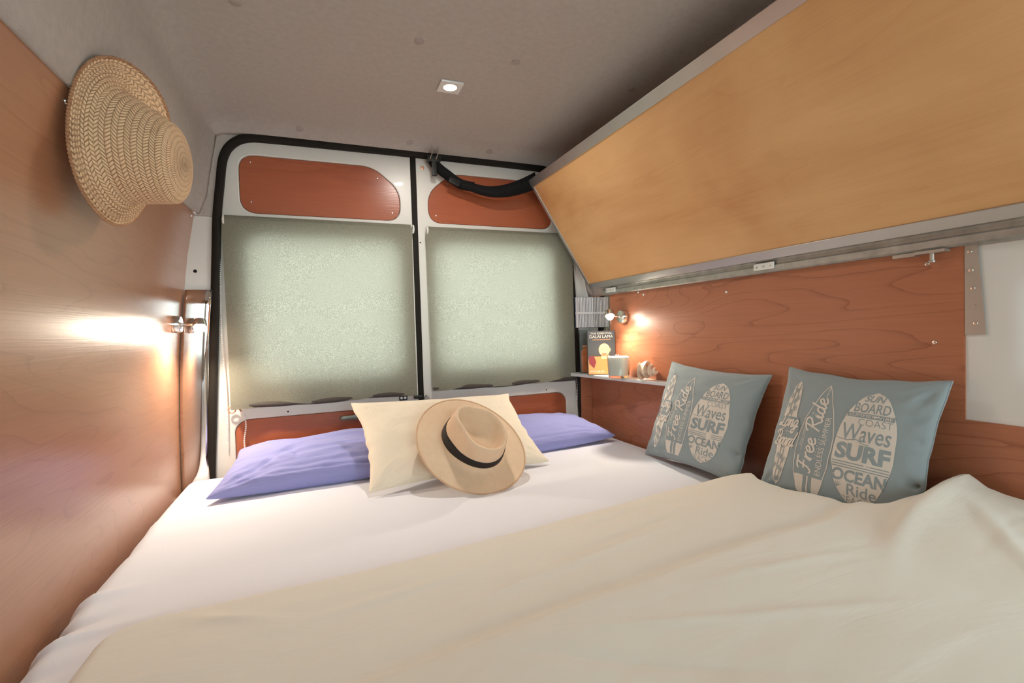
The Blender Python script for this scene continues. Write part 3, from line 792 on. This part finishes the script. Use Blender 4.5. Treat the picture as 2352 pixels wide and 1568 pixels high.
def print_cushion(pil, root):
    cream, low, top = [], [], []
    # board one: long board with palms
    A = (.165, .10, .91, .135)
    L, R = board_outline(*A); cream.append(fill_lr(L, R))
    for dx in (-.017, .017): low.append(ribbon([(A[0]+dx, A[1]+.03),(A[0]+dx,.5),(A[0]+dx, A[2]-.02)], .0035))
    for dx in (-.011, .011): low.append(ribbon([(A[0]+dx, A[1]+.03),(A[0]+dx,.5),(A[0]+dx, A[2]-.02)], .002))
    for k in range(9):
        t = .13+k*.085; low.append(rect(A[0]-.006, t, A[0]+.006, t+.035))
    for (px, py, q) in [(.135,.79,.026),(.192,.77,.028),(.130,.71,.020),(.195,.69,.024),(.135,.33,.022),(.195,.30,.028),(.128,.25,.020),(.193,.22,.024)]:
        for k in range(7):
            a = math.radians(20+k*51); low.append(ribbon([(px,py),(px+q*.6*math.cos(a),py+q*.6*math.sin(a)+.004),(px+q*math.cos(a),py+q*math.sin(a)-.003)], .004, 2, True))
        low.append(ribbon([(px,py),(px-.006,py-.03)], .003, 2))
    for (t, s) in ((.84,.05),(.155,.035),(.62,.05)): low.append(ribbon([(A[0]-s,t),(A[0]-.02,t)], .003, 2)); low.append(ribbon([(A[0]+.02,t),(A[0]+s,t)], .003, 2))
    low += [fill_lr([(.092,.44),(.085,.50),(.090,.56),(.09,.62)],[(.24,.44),(.262,.50),(.272,.56),(.25,.62)])]
    top += script('Long', (.082,.505,.258,.655), .0115, slant=.25)
    top += script('Board', (.068,.405,.272,.515), .0115, slant=.25)
    top.append(ribbon([(.085,.50),(.125,.52),(.19,.565),(.235,.56)], .008))
    top += [rect(.165+k*.012,.507,.173+k*.012,.513) for k in range(5)]
    # board two: outline with lettering
    sc, t0, t1 = .400, .085, .905
    def hw(q): return .5*.235*(min(1,math.sin(math.pi*min(1,(q*.88+.12)))**.62) if q < .55 else math.sin(math.pi*min(1,(q*.88+.12)))**.9)
    Lo = [(sc-hw(i/24), t0+(t1-t0)*i/24) for i in range(25)]; Ro = [(sc+hw(i/24), t0+(t1-t0)*i/24) for i in range(25)]
    cream.append(ribbon(Lo, .006, 2)); cream.append(ribbon(Ro, .006, 2)); cream.append(ribbon([Lo[0], (sc,t0+.008), Ro[0]], .006, 2))
    cream.append(fill_lr([q for q in Lo if q[1] < .225], [(sc-.030, q[1]) for q in Lo if q[1] < .225], 3))
    cream.append(fill_lr([(sc+.030, q[1]) for q in Lo if q[1] < .225], [q for q in Ro if q[1] < .225], 3))
    cream.append(rect(sc-.005,t0+.01,sc+.005,.225)); cream.append(rect(sc-.085,.212,sc-.03,.225)); cream.append(rect(sc+.03,.195,sc+.09,.208))
    cream.append(ribbon([(sc,.80),(sc+.004,.86),(sc+.001,.90)], .004, 3))
    cream += script('Free', (sc-.085,.245,sc+.015,.50), .0125, rot=1, slant=.1)
    cream += script('Ride', (sc-.085,.545,sc+.022,.80), .0125, rot=1, slant=.1)
    cream.append(to_st('ENDLESS SUMMER', (sc+.042,.245,sc+.078,.66), rot=1))
    cream.append(to_st('West coast', (sc-.098,.43,sc-.082,.56), rot=1)); cream.append(ribbon([(sc-.075,.40),(sc-.075,.58)], .003, 2))
    for k in range(8): cream.append(rect(sc+.028,.36+k*.022,sc+.033,.366+k*.022))
    # board three: full of words
    sc, t0, t1, w = .695, .085, .885, .335
    L, R = board_outline(sc, t0, t1, w); cream.append(fill_lr(L, R, 12))
    H = t1-t0
    def inb(s, t):
        q = (t-t0)/H
        return 0 < q < 1 and abs(s-sc) < w/2*math.sin(math.pi*q)**.5-.001
    def T(q): return t1-H*q
    words = []
    words.append(to_st('SUN', (sc-.058,T(.093),sc+.058,T(.030)), bold=.02, shear=.2))
    words.append(to_st('BOARD', (sc-.100,T(.192),sc+.100,T(.106)), bold=.012))
    words.append(to_st('COAST', (sc-.06,T(.302),sc+.125,T(.245)), bold=-.012, shear=-.1))
    words.append(to_st('Waves', (sc-.140,T(.440),sc+.135,T(.300)), bold=.006))
    words.append(to_st('SURF', (sc-.150,T(.600),sc+.150,T(.462)), bold=.045))
    words.append(ribbon([(sc-.16,T(.43)),(sc-.10,T(.44)),(sc-.05,T(.425)),(sc-.01,T(.45)),(sc+.03,T(.455))], .005))
    for q in (.618,.640,.660): words.append(rect(sc-.155,T(q+.008),sc+.155,T(q)))
    words.append(to_st('OCEAN', (sc-.150,T(.785),sc+.150,T(.678)), bold=.035))
    words.append(to_st('Ride', (sc-.055,T(.895),sc+.105,T(.795)), bold=.008))
    words.append(to_st('BEACH', (sc-.085,T(.978),sc+.075,T(.905)), bold=-.012))
    for k in range(6):
        a = math.radians(35+k*24); words.append(ribbon([(sc-.11,T(.84)),(sc-.11+.03*math.cos(a),T(.84)+.035*math.sin(a))], .003, 2))
    words.append(rect(sc-.130,T(.238),sc+.130,T(.200)))
    lay_on(pil, cream, 'surfboard_print', 'print_cream', root, .0007)
    lay_on(pil, low, 'surfboard_print', 'blue_canvas', root, .0012)
    lay_on(pil, words, 'surfboard_print', 'blue_canvas', root, .0012, clip=inb)
    top2 = [to_st('SUMMER VIBE', (sc-.120,T(.232),sc+.120,T(.206)))]
    lay_on(pil, top, 'script_print', 'print_cream', root, .0018)
    lay_on(pil, top2, 'banner_print', 'print_cream', root, .0018)
C1 = Pillow((1.165,1.530,.702),(1.145,1.065,.716),(1.225,1.438,1.060),(1.225,1.015,1.042), .052, k=.075, wr=.0035, seed=11, back=.55,
            creases=[((.99,.25),(.93,.28),.022,-.020),((.95,.05),(.90,.12),.02,.008),((.98,.55),(.93,.58),.016,-.008),((.9,.8),(.97,.95),.03,-.008),((.05,.93),(.2,.88),.02,.005)])
c1 = C1.build('cushion', 'blue_canvas', 'blue-grey cushion printed with surfboards, the one nearer the corner shelf', 'cushion', 60, seam=True, group='surf cushions against the right wall'); print_cushion(C1, c1)
C2 = Pillow((1.120,.985,.725),(1.130,.590,.728),(1.220,.953,1.070),(1.215,.580,1.064), .050, k=.085, wr=.0035, seed=14, back=.55,
            creases=[((1.0,.34),(.93,.35),.024,-.022),((.95,.12),(.90,.17),.02,.008),((.98,.6),(.93,.61),.016,-.008),((.9,.8),(.97,.95),.03,-.008),((.86,.7),(.97,.76),.02,-.008)])
c2 = C2.build('cushion', 'blue_canvas', 'blue-grey cushion printed with surfboards, the one nearer the camera beside the white panel', 'cushion', 60, seam=True, group='surf cushions against the right wall'); print_cushion(C2, c2)

# ================================================================ HATS
def revolve(rows, org, ax, fx, name, mat, parent, solid=.002):
    """rows: list of functions theta -> (x,y,z) in hat axes; keeps uv in metres"""
    ax = Vector(ax).normalized(); fx = Vector(fx); fx = (fx-ax*fx.dot(ax)).normalized(); sx = ax.cross(fx)
    N = 96; vs, uvs, fs = [], [], []; prev = None; vacc = 0
    for row in rows:
        cur = [row(2*math.pi*i/N) for i in range(N)]
        if prev: vacc += sum(math.dist(a, c_) for a, c_ in zip(cur, prev))/N
        prev = cur
        for i, q in enumerate(cur+[cur[0]]):
            vs.append(Vector(org)+fx*q[0]+sx*q[1]+ax*q[2]); uvs.append((2*math.pi*i/N*.10, vacc))
    M_ = N+1
    for j in range(len(rows)-1):
        for i in range(N): fs.append((j*M_+i, j*M_+i+1, (j+1)*M_+i+1, (j+1)*M_+i))
    o = mesh_obj(name, vs, fs, mat, parent, smooth=True, uvs=uvs)
    bm = bmesh.new(); bm.from_mesh(o.data); bmesh.ops.remove_doubles(bm, verts=bm.verts, dist=1e-5); bm.to_mesh(o.data); bm.free()
    if solid: k_ = o.modifiers.new('s','SOLIDIFY'); k_.thickness = solid; k_.offset = 0
    return o
def ell(a, b_, t, p=2.0):
    c_, s_ = math.cos(t), math.sin(t); rr_ = (abs(c_/a)**p+abs(s_/b_)**p)**(-1/p); return rr_*c_, rr_*s_
# panama-style hat on the cream pillow
HO = Vector((.462,1.515,.827)); el = math.radians(50); vd = Vector((0,0,1.2))-HO; hd = Vector((vd.x,vd.y,0)).normalized()
HA = vd.normalized()*math.cos(math.radians(42))+(u2*.88+r2*.47).normalized()*math.sin(math.radians(42))
HF = (-r2*.84+u2*.54)     # front of the crown points up and to the left of the hat wearer's pillow
hat = thing('straw_hat', (HO.x,HO.y,.70), 'pale straw hat with black ribbon band resting on the cream pillow', 'hat')
def crown_r(t, hfrac):
    a, c_ = .106-.012*hfrac, .085-.010*hfrac
    x, y = ell(a, c_, t, 2.15)
    pinch = .016*hfrac*math.exp(-((x-.055)/.035)**2)          # pinched front
    y -= math.copysign(min(abs(y), pinch), y); return x, y
rows = []
for q in [i/14 for i in range(15)]:    # brim, from the rim inward
    def rw(t, q=q):
        xo, yo = ell(.188,.170,t); xi, yi = crown_r(t, 0)
        x, y = xo+(xi-xo)*q, yo+(yi-yo)*q
        z = .010*(1-q)**2*(1+.6*math.cos(2*t+.5))-.010*(1-q)+(.012*max(0,q-.85)/.15)**1
        return x, y, z
    rows.append(rw)
for q in [i/12 for i in range(1,13)]:
    def rw(t, q=q):
        x, y = crown_r(t, q); return x, y, .012+.088*q+.014*q*math.cos(t)
    rows.append(rw)
for q in [i/14 for i in range(1,15)]:
    def rw(t, q=q):
        x0, y0 = crown_r(t, 1); k_ = 1-q; x, y = x0*k_, y0*k_
        z = .012+.088+.014*math.cos(t)*k_
        lip = .008*math.sin(min(1,q/.22)*math.pi)
        # teardrop dent, narrow end at the front
        wd = .040-.018*smooth01((x+.03)/.10)
        dd = math.exp(-((y)/wd)**2*.9)*smooth01(q/.38)
        body = .048*dd*(1-.30*smooth01((x-.02)/.07))
        bump_ = .010*math.exp(-((x+.018)/.035)**2-(y/.020)**2)
        return x, y, z+lip-body-.006*smooth01(q/.3)+bump_
    rows.append(rw)
revolve(rows, HO, HA, HF, 'hat_body', 'panama_weave', hat)
band = []
for q in [i/4 for i in range(5)]:
    def rw(t, q=q):
        x, y = crown_r(t, .02+.30*q); k_ = 1.018+.003*math.sin(math.pi*q)
        return x*k_, y*k_, .0125+.088*(.02+.33*q)+.014*(.02+.31*q)*math.cos(t)
    band.append(rw)
revolve(band, HO, HA, HF, 'ribbon_band', 'hat_band', hat, .002)
rim = MB(); A_ = Vector(HA).normalized(); F_ = (HF-A_*HF.dot(A_)).normalized(); S_ = A_.cross(F_)
pts = []
for i in range(90):
    q = rows[0](2*math.pi*i/90); pts.append(HO+F_*q[0]+S_*q[1]+A_*q[2])
rim.tube(pts, .0026, 6, closed=True).build('brim_edge', 'panama_weave', hat, smooth=True)

HT, HC = .036, 1.75*math.pi
RT = [(0,.176),(35,.148),(73,.132),(105,.136),(128,.146),(151,.148),(171,.153),(187,.157),(212,.148),(237,.145),(270,.160),(308,.188),(328,.196),(342,.190),(360,.176)]
def rot_ell(t):
    d = math.degrees(t) % 360
    def at(d):
        d %= 360
        for (a, ra), (b_, rb) in zip(RT, RT[1:]):
            if d <= b_: return ra+(rb-ra)*smooth01((d-a)/(b_-a))
    q = sum(at(d+k) for k in (-16,-8,0,8,16))/5
    return q*math.cos(t), q*math.sin(t)
# sun hat hanging on the left wall
SO = Vector((-.358,1.21,1.592)); SA = Vector((.985,-.175,-.06)).normalized(); SF = Vector((.0,.0,1))
sun = thing('straw_hat', (-.38,1.21,1.44), 'wide-brimmed plaited straw sun hat hanging high on the left wall', 'hat')
rows = []
def scr(t, h):
    a = .108-.028*h; c_ = .098-.024*h
    return ell(a, c_, t)
for q in [i/22 for i in range(23)]:
    def rw(t, q=q):
        xo, yo = rot_ell(t); xi, yi = scr(t, 0)
        x, y = xo+(xi-xo)*q, yo+(yi-yo)*q
        k_ = (1-q)
        z = -.006*k_+.020*(1-k_)**2+HT*k_**1.6*math.exp(-(min(abs(t-HC),abs(t+2*math.pi-HC))/.75)**2)
        z += .0022*math.sin(k_*2*math.pi*7)
        return x, y, z
    rows.append(rw)
for q in [i/16 for i in range(1,17)]:
    def rw(t, q=q):
        x, y = scr(t, q); return x-.022*q, y, .020+.080*q**.92+.0016*math.sin(q*2*math.pi*7)
    rows.append(rw)
for q in [i/12 for i in range(1,13)]:
    def rw(t, q=q):
        x0, y0 = scr(t, 1); a = q*math.pi/2; return (x0*math.cos(a)**.9 if q < 1 else 0)-.022, y0*math.cos(a)**.9 if q < 1 else 0, .100+.022*math.sin(a)
    rows.append(rw)
revolve(rows, SO, SA, SF, 'hat_body', 'straw_weave', sun, .003)
A_ = SA; F_ = (SF-A_*SF.dot(A_)).normalized(); S_ = A_.cross(F_); pts = []; e_ = MB()
for i in range(130):
    t = 2*math.pi*i/130; q = rows[0](t); pts.append(SO+F_*q[0]*1.0+S_*q[1]*1.0+A_*q[2])
for i, q in enumerate(pts):
    nx_ = pts[(i+1)%130]; d = (nx_-q).normalized(); m_ = (q+nx_)/2
    e_.tube([q-A_*.0018, m_, nx_+A_*.0018], [.0018,.0034,.0018], 6)
e_.build('brim_edge', 'straw_weave', sun, smooth=True)
# uv for the plaited edge is missing by nature; give it a plain map
lay = bpy.data.objects[sun.children[-1].name].data.uv_layers.new(name='UVMap')

# ================================================================ LAMPS
def lamp(base, wall_n, knee, head, aim, label, watts=LAMP_W):
    base, head, knee = Vector(base), Vector(head), Vector(knee); root = thing('reading_lamp', base, label, 'lamp')
    MB().lathe(base, wall_n, [(.029,0),(.029,.020),(.026,.024),(.0005,.025)], 32).build('base', 'steel', root, smooth=True)
    MB().tube([base+Vector(wall_n)*.02, knee, head-Vector(aim).normalized()*.012], .0042, 10).build('arm', 'steel', root, smooth=True)
    aim = Vector(aim).normalized()
    hd_ = MB().lathe(head-aim*.028, aim, [(.010,0),(.017,.004),(.021,.016),(.022,.030),(.0205,.030),(.019,.018),(.008,.010)], 28, False).build('head', 'steel', root, smooth=True)
    MB().ball(head+aim*.004, .0155, 16, 10).build('bulb', 'bulb_glow', hd_, smooth=True)
    L = bpy.data.lights.new('lamp_light','SPOT'); L.spot_size = math.radians(168); L.spot_blend = .8; L.energy = watts; L.color = (1,.87,.70); L.shadow_soft_size = .014
    lo = bpy.data.objects.new('lamp_light', L); C.objects.link(lo); lo.location = head+aim*.026-base; lo.rotation_euler = aim.to_track_quat('-Z','Y').to_euler(); lo.parent = root
    return root
lamp((-.448,1.955,1.252), (1,0,0), (-.405,1.945,1.250), (-.366,1.93,1.243), (.05,-.45,-1), 'chrome reading lamp lit on the left wall beside the polished steel sheet', 17)
lamp((XR,1.765,1.240), (-1,0,0), (1.205,1.765,1.243), (1.178,1.770,1.245), (-.25,-.50,-1), 'chrome reading lamp lit on the right wall above the corner shelf', 9)
# square ceiling light
cl = thing('ceiling_light', (.437,1.545,2.0), 'small square lit downlight recessed in the grey ceiling', 'ceiling light')
cl.location = (.437,1.545,1.9995)
o = plate_obj('frame', [rrect(.400,1.508,.474,1.582,.002,3), [(.437+.0215*math.cos(i*math.pi/16), 1.545+.0215*math.sin(i*math.pi/16)) for i in range(32)]], .006, .001, lambda a,b_,t: Vector((a,b_,1.9995-t)), 'zinc_white', cl)
MB().lathe((.437,1.545,1.9995),(0,0,-1),[(.0215,0),(.021,.003),(.0003,.0035)],28).build('lens','led_glow',cl,smooth=True)
L = bpy.data.lights.new('led_light','AREA'); L.shape = 'DISK'; L.size = .042; L.energy = CEIL_W; L.color = (1,.94,.85); L.spread = math.radians(170)
lo = bpy.data.objects.new('led_light', L); C.objects.link(lo); lo.parent = cl; lo.location = (0,0,-.010)

# ================================================================ FOLDED UPPER BUNK
PA = Vector((1.222,0,1.380)); PB = Vector((.915,0,1.868)); PL = (PB-PA).length; pd = (PB-PA).normalized(); pn = Vector((-pd.z,0,pd.x))
if pn.x > 0: pn = -pn                       # pn points down-left, into the room
bunk = thing('folding_bunk', (1.222,1.0,1.380), 'folded-up plywood bunk with aluminium edging hinged above the right wall', 'folding bunk')
def pp(y, a, h): return Vector((0,y,0))+PA+pd*a+pn*h
def slab(a0,a1,y0,y1,h0,h1):
    vs = [pp(y,a,h) for h in (h0,h1) for (y,a) in ((y0,a0),(y1,a0),(y1,a1),(y0,a1))]
    return MB().add(vs, [(0,1,2,3),(7,6,5,4),(0,4,5,1),(1,5,6,2),(2,6,7,3),(3,7,4,0)])
YE, YN = 1.998, .12
slab(.006,PL-.006,YN+.006,YE-.006,-.022,-.002).build('plywood_board','ply_orange',bunk)
slab(0,.028,YN,YE,-.026,.003).build('edging','aluminium',bunk,bevel=.0015)
slab(PL-.036,PL,YN,YE,-.026,.003).build('edging','aluminium',bunk,bevel=.0015)
slab(.028,PL-.036,YE-.018,YE,-.026,.003).build('edging','aluminium',bunk,bevel=.0015)
slab(.028,PL-.036,YN,YN+.018,-.026,.003).build('edging','aluminium',bunk,bevel=.0015)
screw(bunk, pp(YE-.0, PL-.01, -.012), (0,1,0), .005)
# galvanised rail under the hinge with plates
rail = thing('wall_rail', (XR,1.1,1.345), 'galvanised metal rail along the right wall under the folded bunk', 'rail')
b = MB(); prof_ = [(XR+.002,1.343),(XR-.014,1.343),(XR-.018,1.347),(XR-.018,1.362),(XR-.014,1.366),(XR-.014,1.374),(XR-.018,1.378),(XR-.018,1.386),(XR+.002,1.386)]
for y in (.1,1.905):
    for (x,z) in prof_: b.v.append(Vector((x,y,z)))
n_ = len(prof_)
for i in range(n_): b.f.append((i,(i+1)%n_,n_+(i+1)%n_,n_+i))
b.f += [tuple(range(n_)), tuple(n_+i for i in reversed(range(n_)))]
b.build('rail_bar','galvanised',rail)
for (y0,y1) in ((1.80,1.875),(1.005,1.075)):
    hp = thing('hinge_plate', ((XR-.018),(y0+y1)/2,1.356), 'white riveted hinge plate on the rail %s' % ('near the corner shelf' if y0>1.5 else 'above the middle of the right wall'), 'hinge')
    MB().box((XR-.021,y0,1.352),(XR-.0185,y1,1.372)).build('plate','zinc_white',hp,bevel=.0008)
    for k in range(3): MB().lathe((XR-.021,y0+.012+k*(y1-y0-.024)/2,1.361),(-1,0,0),[(.0035,0),(.003,.0015),(.0003,.002)],12).build('rivet','steel',hp,smooth=True)
# catch under the rail and the screwed plate at the end of the veneer
ct = MB().box((XR-.016,.655,1.334),(XR-.001,.700,1.342)); ct.box((XR-.022,.598,1.336),(XR-.001,.652,1.342)); ct.lathe((XR-.012,.625,1.337),(0,0,-1),[(.004,0),(.004,.016),(.006,.017),(.006,.021)],12)
tag(ct.build('bunk_catch','steel_plate',None,(XR-.01,.64,1.33),smooth=False), 'small metal catch hanging under the rail at the right end of the veneer', 'catch')
mp_ = thing('mounting_plate', (XR,.56,1.16), 'perforated steel strip screwed down the edge of the white panel by the veneer', 'metal plate')
plate_obj('plate', [[(.574,1.160),(.540,1.160),(.553,1.343),(.574,1.343)]], .002, 0, side(XR-.001), 'steel_plate', mp_)
for (y,z,q) in ((.565,1.330,.006),(.563,1.292,.006),(.560,1.255,.006),(.557,1.218,.0035),(.556,1.183,.006)): screw(mp_, (XR-.001,y,z), (-1,0,0), q*.75)
# webbing strap with buckle
strap = thing('webbing_strap', (.47,2.04,1.93), 'black webbing strap sagging from the ceiling hooks to the folded bunk', 'strap')
def ribbon3(pts, w, up, name, mat, th=.0022):
    P = catmull(pts, 8); b = MB(); N = len(P)
    for i, q in enumerate(P):
        t = i/(N-1); uu = Vector(up(t)); d = (P[min(i+1,N-1)]-P[max(i-1,0)]).normalized(); uu = (uu-d*uu.dot(d)).normalized()
        ww = w(t); b.v += [q+uu*ww/2, q-uu*ww/2]
    for i in range(N-1): b.f.append((2*i,2*i+1,2*i+3,2*i+2))
    return b.build(name, mat, strap, smooth=True, solid=th)
ribbon3([(.478,2.035,1.945),(.500,2.030,1.905),(.545,2.022,1.868),(.60,2.015,1.832),(.66,2.010,1.822)], lambda t: .042, lambda t: (.6,-.5,.6), 'long_strap', 'black_web')
ribbon3([(.545,2.012,1.845),(.63,2.005,1.822),(.72,2.0,1.805),(.80,1.995,1.812),(.88,1.995,1.838),(.955,1.995,1.872)], lambda t: .024+.050*t, lambda t: (0,-.35,1), 'lower_strap', 'black_web')
MB().obox((.573,2.006,1.836),(1,0,-.35),(0,1,0),(.35,0,1),(.024,.006,.012)).build('buckle','black_plastic',strap,bevel=.003)
MB().obox((.492,2.026,1.895),(1,0,0),(0,1,0),(0,0,1),(.011,.006,.036)).build('side_clip','black_plastic',strap,bevel=.003)
MB().box((.462,2.018,1.918),(.52,2.050,1.945)).build('clasp','black_plastic',strap,bevel=.004)
hk = MB()
for x in (.478,.503):
    hk.tube(catmull([(x+.006,2.055,1.985),(x+.006,2.020,1.982),(x+.004,2.012,1.965),(x+.003,2.012,1.945),(x-.006,2.014,1.925)],4), .0028, 8)
hk.tube([(.462,2.03,1.983),(.535,2.03,1.983)], .0025, 8)
tag(hk.build('wire_hook','steel',None,(.49,2.03,1.94),smooth=True), 'pair of bent wire hooks under the ceiling holding the black strap', 'hook')

# ================================================================ CORNER SHELF AND THINGS ON IT
sh = plate_obj('corner_shelf', [[(1.128,2.048),(XR-.001,2.048),(XR-.001,1.36),(1.232,1.36),(1.128,2.010)]], .014, .001, lambda a,b_,t: Vector((a,b_,.968+t)), 'zinc_white', None, (1.2,1.8,.968))  # aluminium shelf in whitish metal: the bright light on it is put into colour
tag(sh, 'narrow metal-edged corner shelf under the right reading lamp', 'shelf')
ZS = .9825
# louvred vent
lv = thing('louvred_vent', (1.205,2.02,1.20), 'white louvred vent of upright slats in the corner above the books', 'vent')
MB().box((1.156,2.030,1.196),(1.246,2.034,1.345)).build('backing','louvre_dark',lv)
for k in range(11):
    x = 1.159+k*.0083
    for (z0,z1) in ((1.198,1.262),(1.272,1.343)): MB().box((x,2.018,z0),(x+.0042,2.030,z1)).build('slat','louvre_white',lv)
MB().box((1.156,2.016,1.262),(1.246,2.030,1.272)).build('crossbar','louvre_white',lv,bevel=.001)
# books
def book(c, wdir, w, h, t, cover, label, pages=True):
    c = Vector(c); a = Vector(wdir).normalized(); n__ = Vector((a.y,-a.x,0))      # n points to the camera side
    if n__.dot(Vector((0,0,1.2))-c) < 0: n__ = -n__
    root = thing('book', c, label, 'book')
    up_ = Vector((0,0,1))
    MB().obox(c+up_*h/2+n__*(t/2-.001), a, n__, up_, (w/2,.001,h/2)).build('front_cover', cover, root, bevel=.0006)
    MB().obox(c+up_*h/2-n__*(t/2-.001), a, n__, up_, (w/2,.001,h/2)).build('back_cover', cover, root, bevel=.0006)
    MB().obox(c+up_*h/2-a*(w/2-.001), a, n__, up_, (.001,t/2,h/2)).build('spine', cover, root)
    MB().obox(c+up_*h/2+a*.001, a, n__, up_, (w/2-.003,t/2-.002,h/2-.002)).build('pages', 'paper', root)
    return root, (lambda s, q, off=.0: c+a*((s-.5)*w)+up_*(q*h)+n__*(t/2+off))
bk, B1 = book((1.190,1.865,ZS), (.93,-.36,0), .125, .198, .016, 'book_dark', 'dark paperback with a robed monk on the cover standing behind the candle')
def flat(pieces, name, mat, parent, fn, off):
    vs, fs = [], []
    for a, c in pieces:
        k_ = len(vs); vs += [fn(q[0],q[1],off) for q in a]; fs += [tuple(i+k_ for i in q) for q in c]
    return mesh_obj(name, vs, fs, mat, parent)
def disc(cx, cy, rx, ry, n__=24): return [(cx+rx*math.cos(2*math.pi*i/n__), cy+ry*math.sin(2*math.pi*i/n__)) for i in range(n__)], [tuple(range(n__))]
flat([to_st('THE ESSENTIAL', (.11,.925,.90,.965)), to_st('DALAI LAMA', (.08,.84,.92,.905))], 'title', 'ink_white', bk, B1, .0006)
flat([rect(.18+k*.055,.793,.18+k*.055+.038+.012*(k%2),.809) for k in range(12)], 'subtitle', 'saffron_print', bk, B1, .0006)
flat([([(.02,.02),(.98,.02),(.80,.28),(.70,.38),(.50,.42),(.12,.42),(.02,.36)],[(0,1,2,3,4,5,6)])], 'robe_print', 'saffron_print', bk, B1, .0004)
flat([([(.03,.42),(.22,.44),(.30,.30),(.22,.15),(.05,.26)],[(0,1,2,3,4)])], 'robe_print', 'maroon_print', bk, B1, .0007)
flat([disc(.60,.57,.20,.145), ([(.48,.36),(.74,.36),(.70,.50),(.50,.50)],[(0,1,2,3)]), disc(.80,.57,.03,.04)], 'portrait_print', 'skin_print', bk, B1, .0009)
flat([ribbon([(.47,.605),(.52,.615),(.56,.605)],.010,3), ribbon([(.64,.605),(.68,.615),(.73,.605)],.010,3), ribbon([(.60,.60),(.585,.545),(.61,.535)],.008,3), ribbon([(.53,.495),(.60,.485),(.67,.497)],.012,3),
      ribbon([(.48,.58),(.52,.575),(.56,.582)],.008,3), ribbon([(.64,.582),(.69,.575),(.73,.58)],.008,3)], 'portrait_print', 'skin_shade', bk, B1, .0012)
flat([to_st('WITH THE DA', (.05,.06,.58,.10))], 'byline', 'ink_white', bk, B1, .0014)
bk2, B2 = book((1.178,1.975,ZS), (.90,-.43,0), .060, .205, .018, 'book_teal', 'thin dark book with an orange picture beside the louvred vent, left of the monk book')
flat([([(.1,.03),(.9,.03),(.9,.50),(.72,.58),(.28,.58),(.1,.50)],[(0,1,2,3,4,5)])], 'cover_picture', 'book_orange', bk2, B2, .0005)
flat([rect(.2,.60,.8,.64)], 'cover_picture', 'saffron_print', bk2, B2, .0006)
# candle in a tumbler
cdl = thing('candle', (1.178,1.715,ZS), 'white candle in a clear glass tumbler in front of the monk book', 'candle')
cc = (1.178,1.715,ZS)
MB().lathe(cc,(0,0,1),[(.0005,0),(.040,0),(.043,.004),(.048,.096),(.0460,.096),(.0410,.012),(.0005,.010)],40,False).build('glass','tumbler_glass',cdl,smooth=True)
MB().lathe((cc[0],cc[1],ZS+.0115),(0,0,1),[(.0005,0),(.0400,0),(.0445,.076),(.0420,.078),(.0005,.077)],36,False).build('wax','wax',cdl,smooth=True)
MB().tube([(cc[0],cc[1],ZS+.088),(cc[0]+.001,cc[1],ZS+.099)],.0012,6).build('wick','paper',cdl)
# sea shell
shl = MB(); SC = Vector((1.205,1.570,ZS+.028)); ax_ = Vector((.42,-.88,-.18)).normalized(); e1 = ax_.orthogonal().normalized(); e2 = ax_.cross(e1)
NR, NS = 72, 20
for j in range(NR+1):
    t = j/NR; th = t*2*math.pi*3.6; rad = .036*(1-t)**.8+.0008; cR = rad*.30
    cen_ = SC+ax_*(-.022+.075*t**.8)+(e1*math.cos(th)+e2*math.sin(th))*cR
    for i in range(NS):
        a = 2*math.pi*i/NS; rr_ = rad*(.88+.05*math.sin(th*3))
        shl.v.append(cen_+(e1*math.cos(a)+e2*math.sin(a))*rr_+ax_*(.25*rad*math.cos(a-th)))
for j in range(NR):
    for i in range(NS): shl.f.append((j*NS+i, j*NS+(i+1)%NS, (j+1)*NS+(i+1)%NS, (j+1)*NS+i))
shl.f.append(tuple(range(NS))); 
zmin = min(v.z for v in shl.v)
for v in shl.v: v.z += ZS-zmin
tag(shl.build('sea_shell','shell_pink',None,(1.205,1.60,ZS),smooth=True), 'pinkish spiral sea shell on the corner shelf right of the candle', 'sea shell')
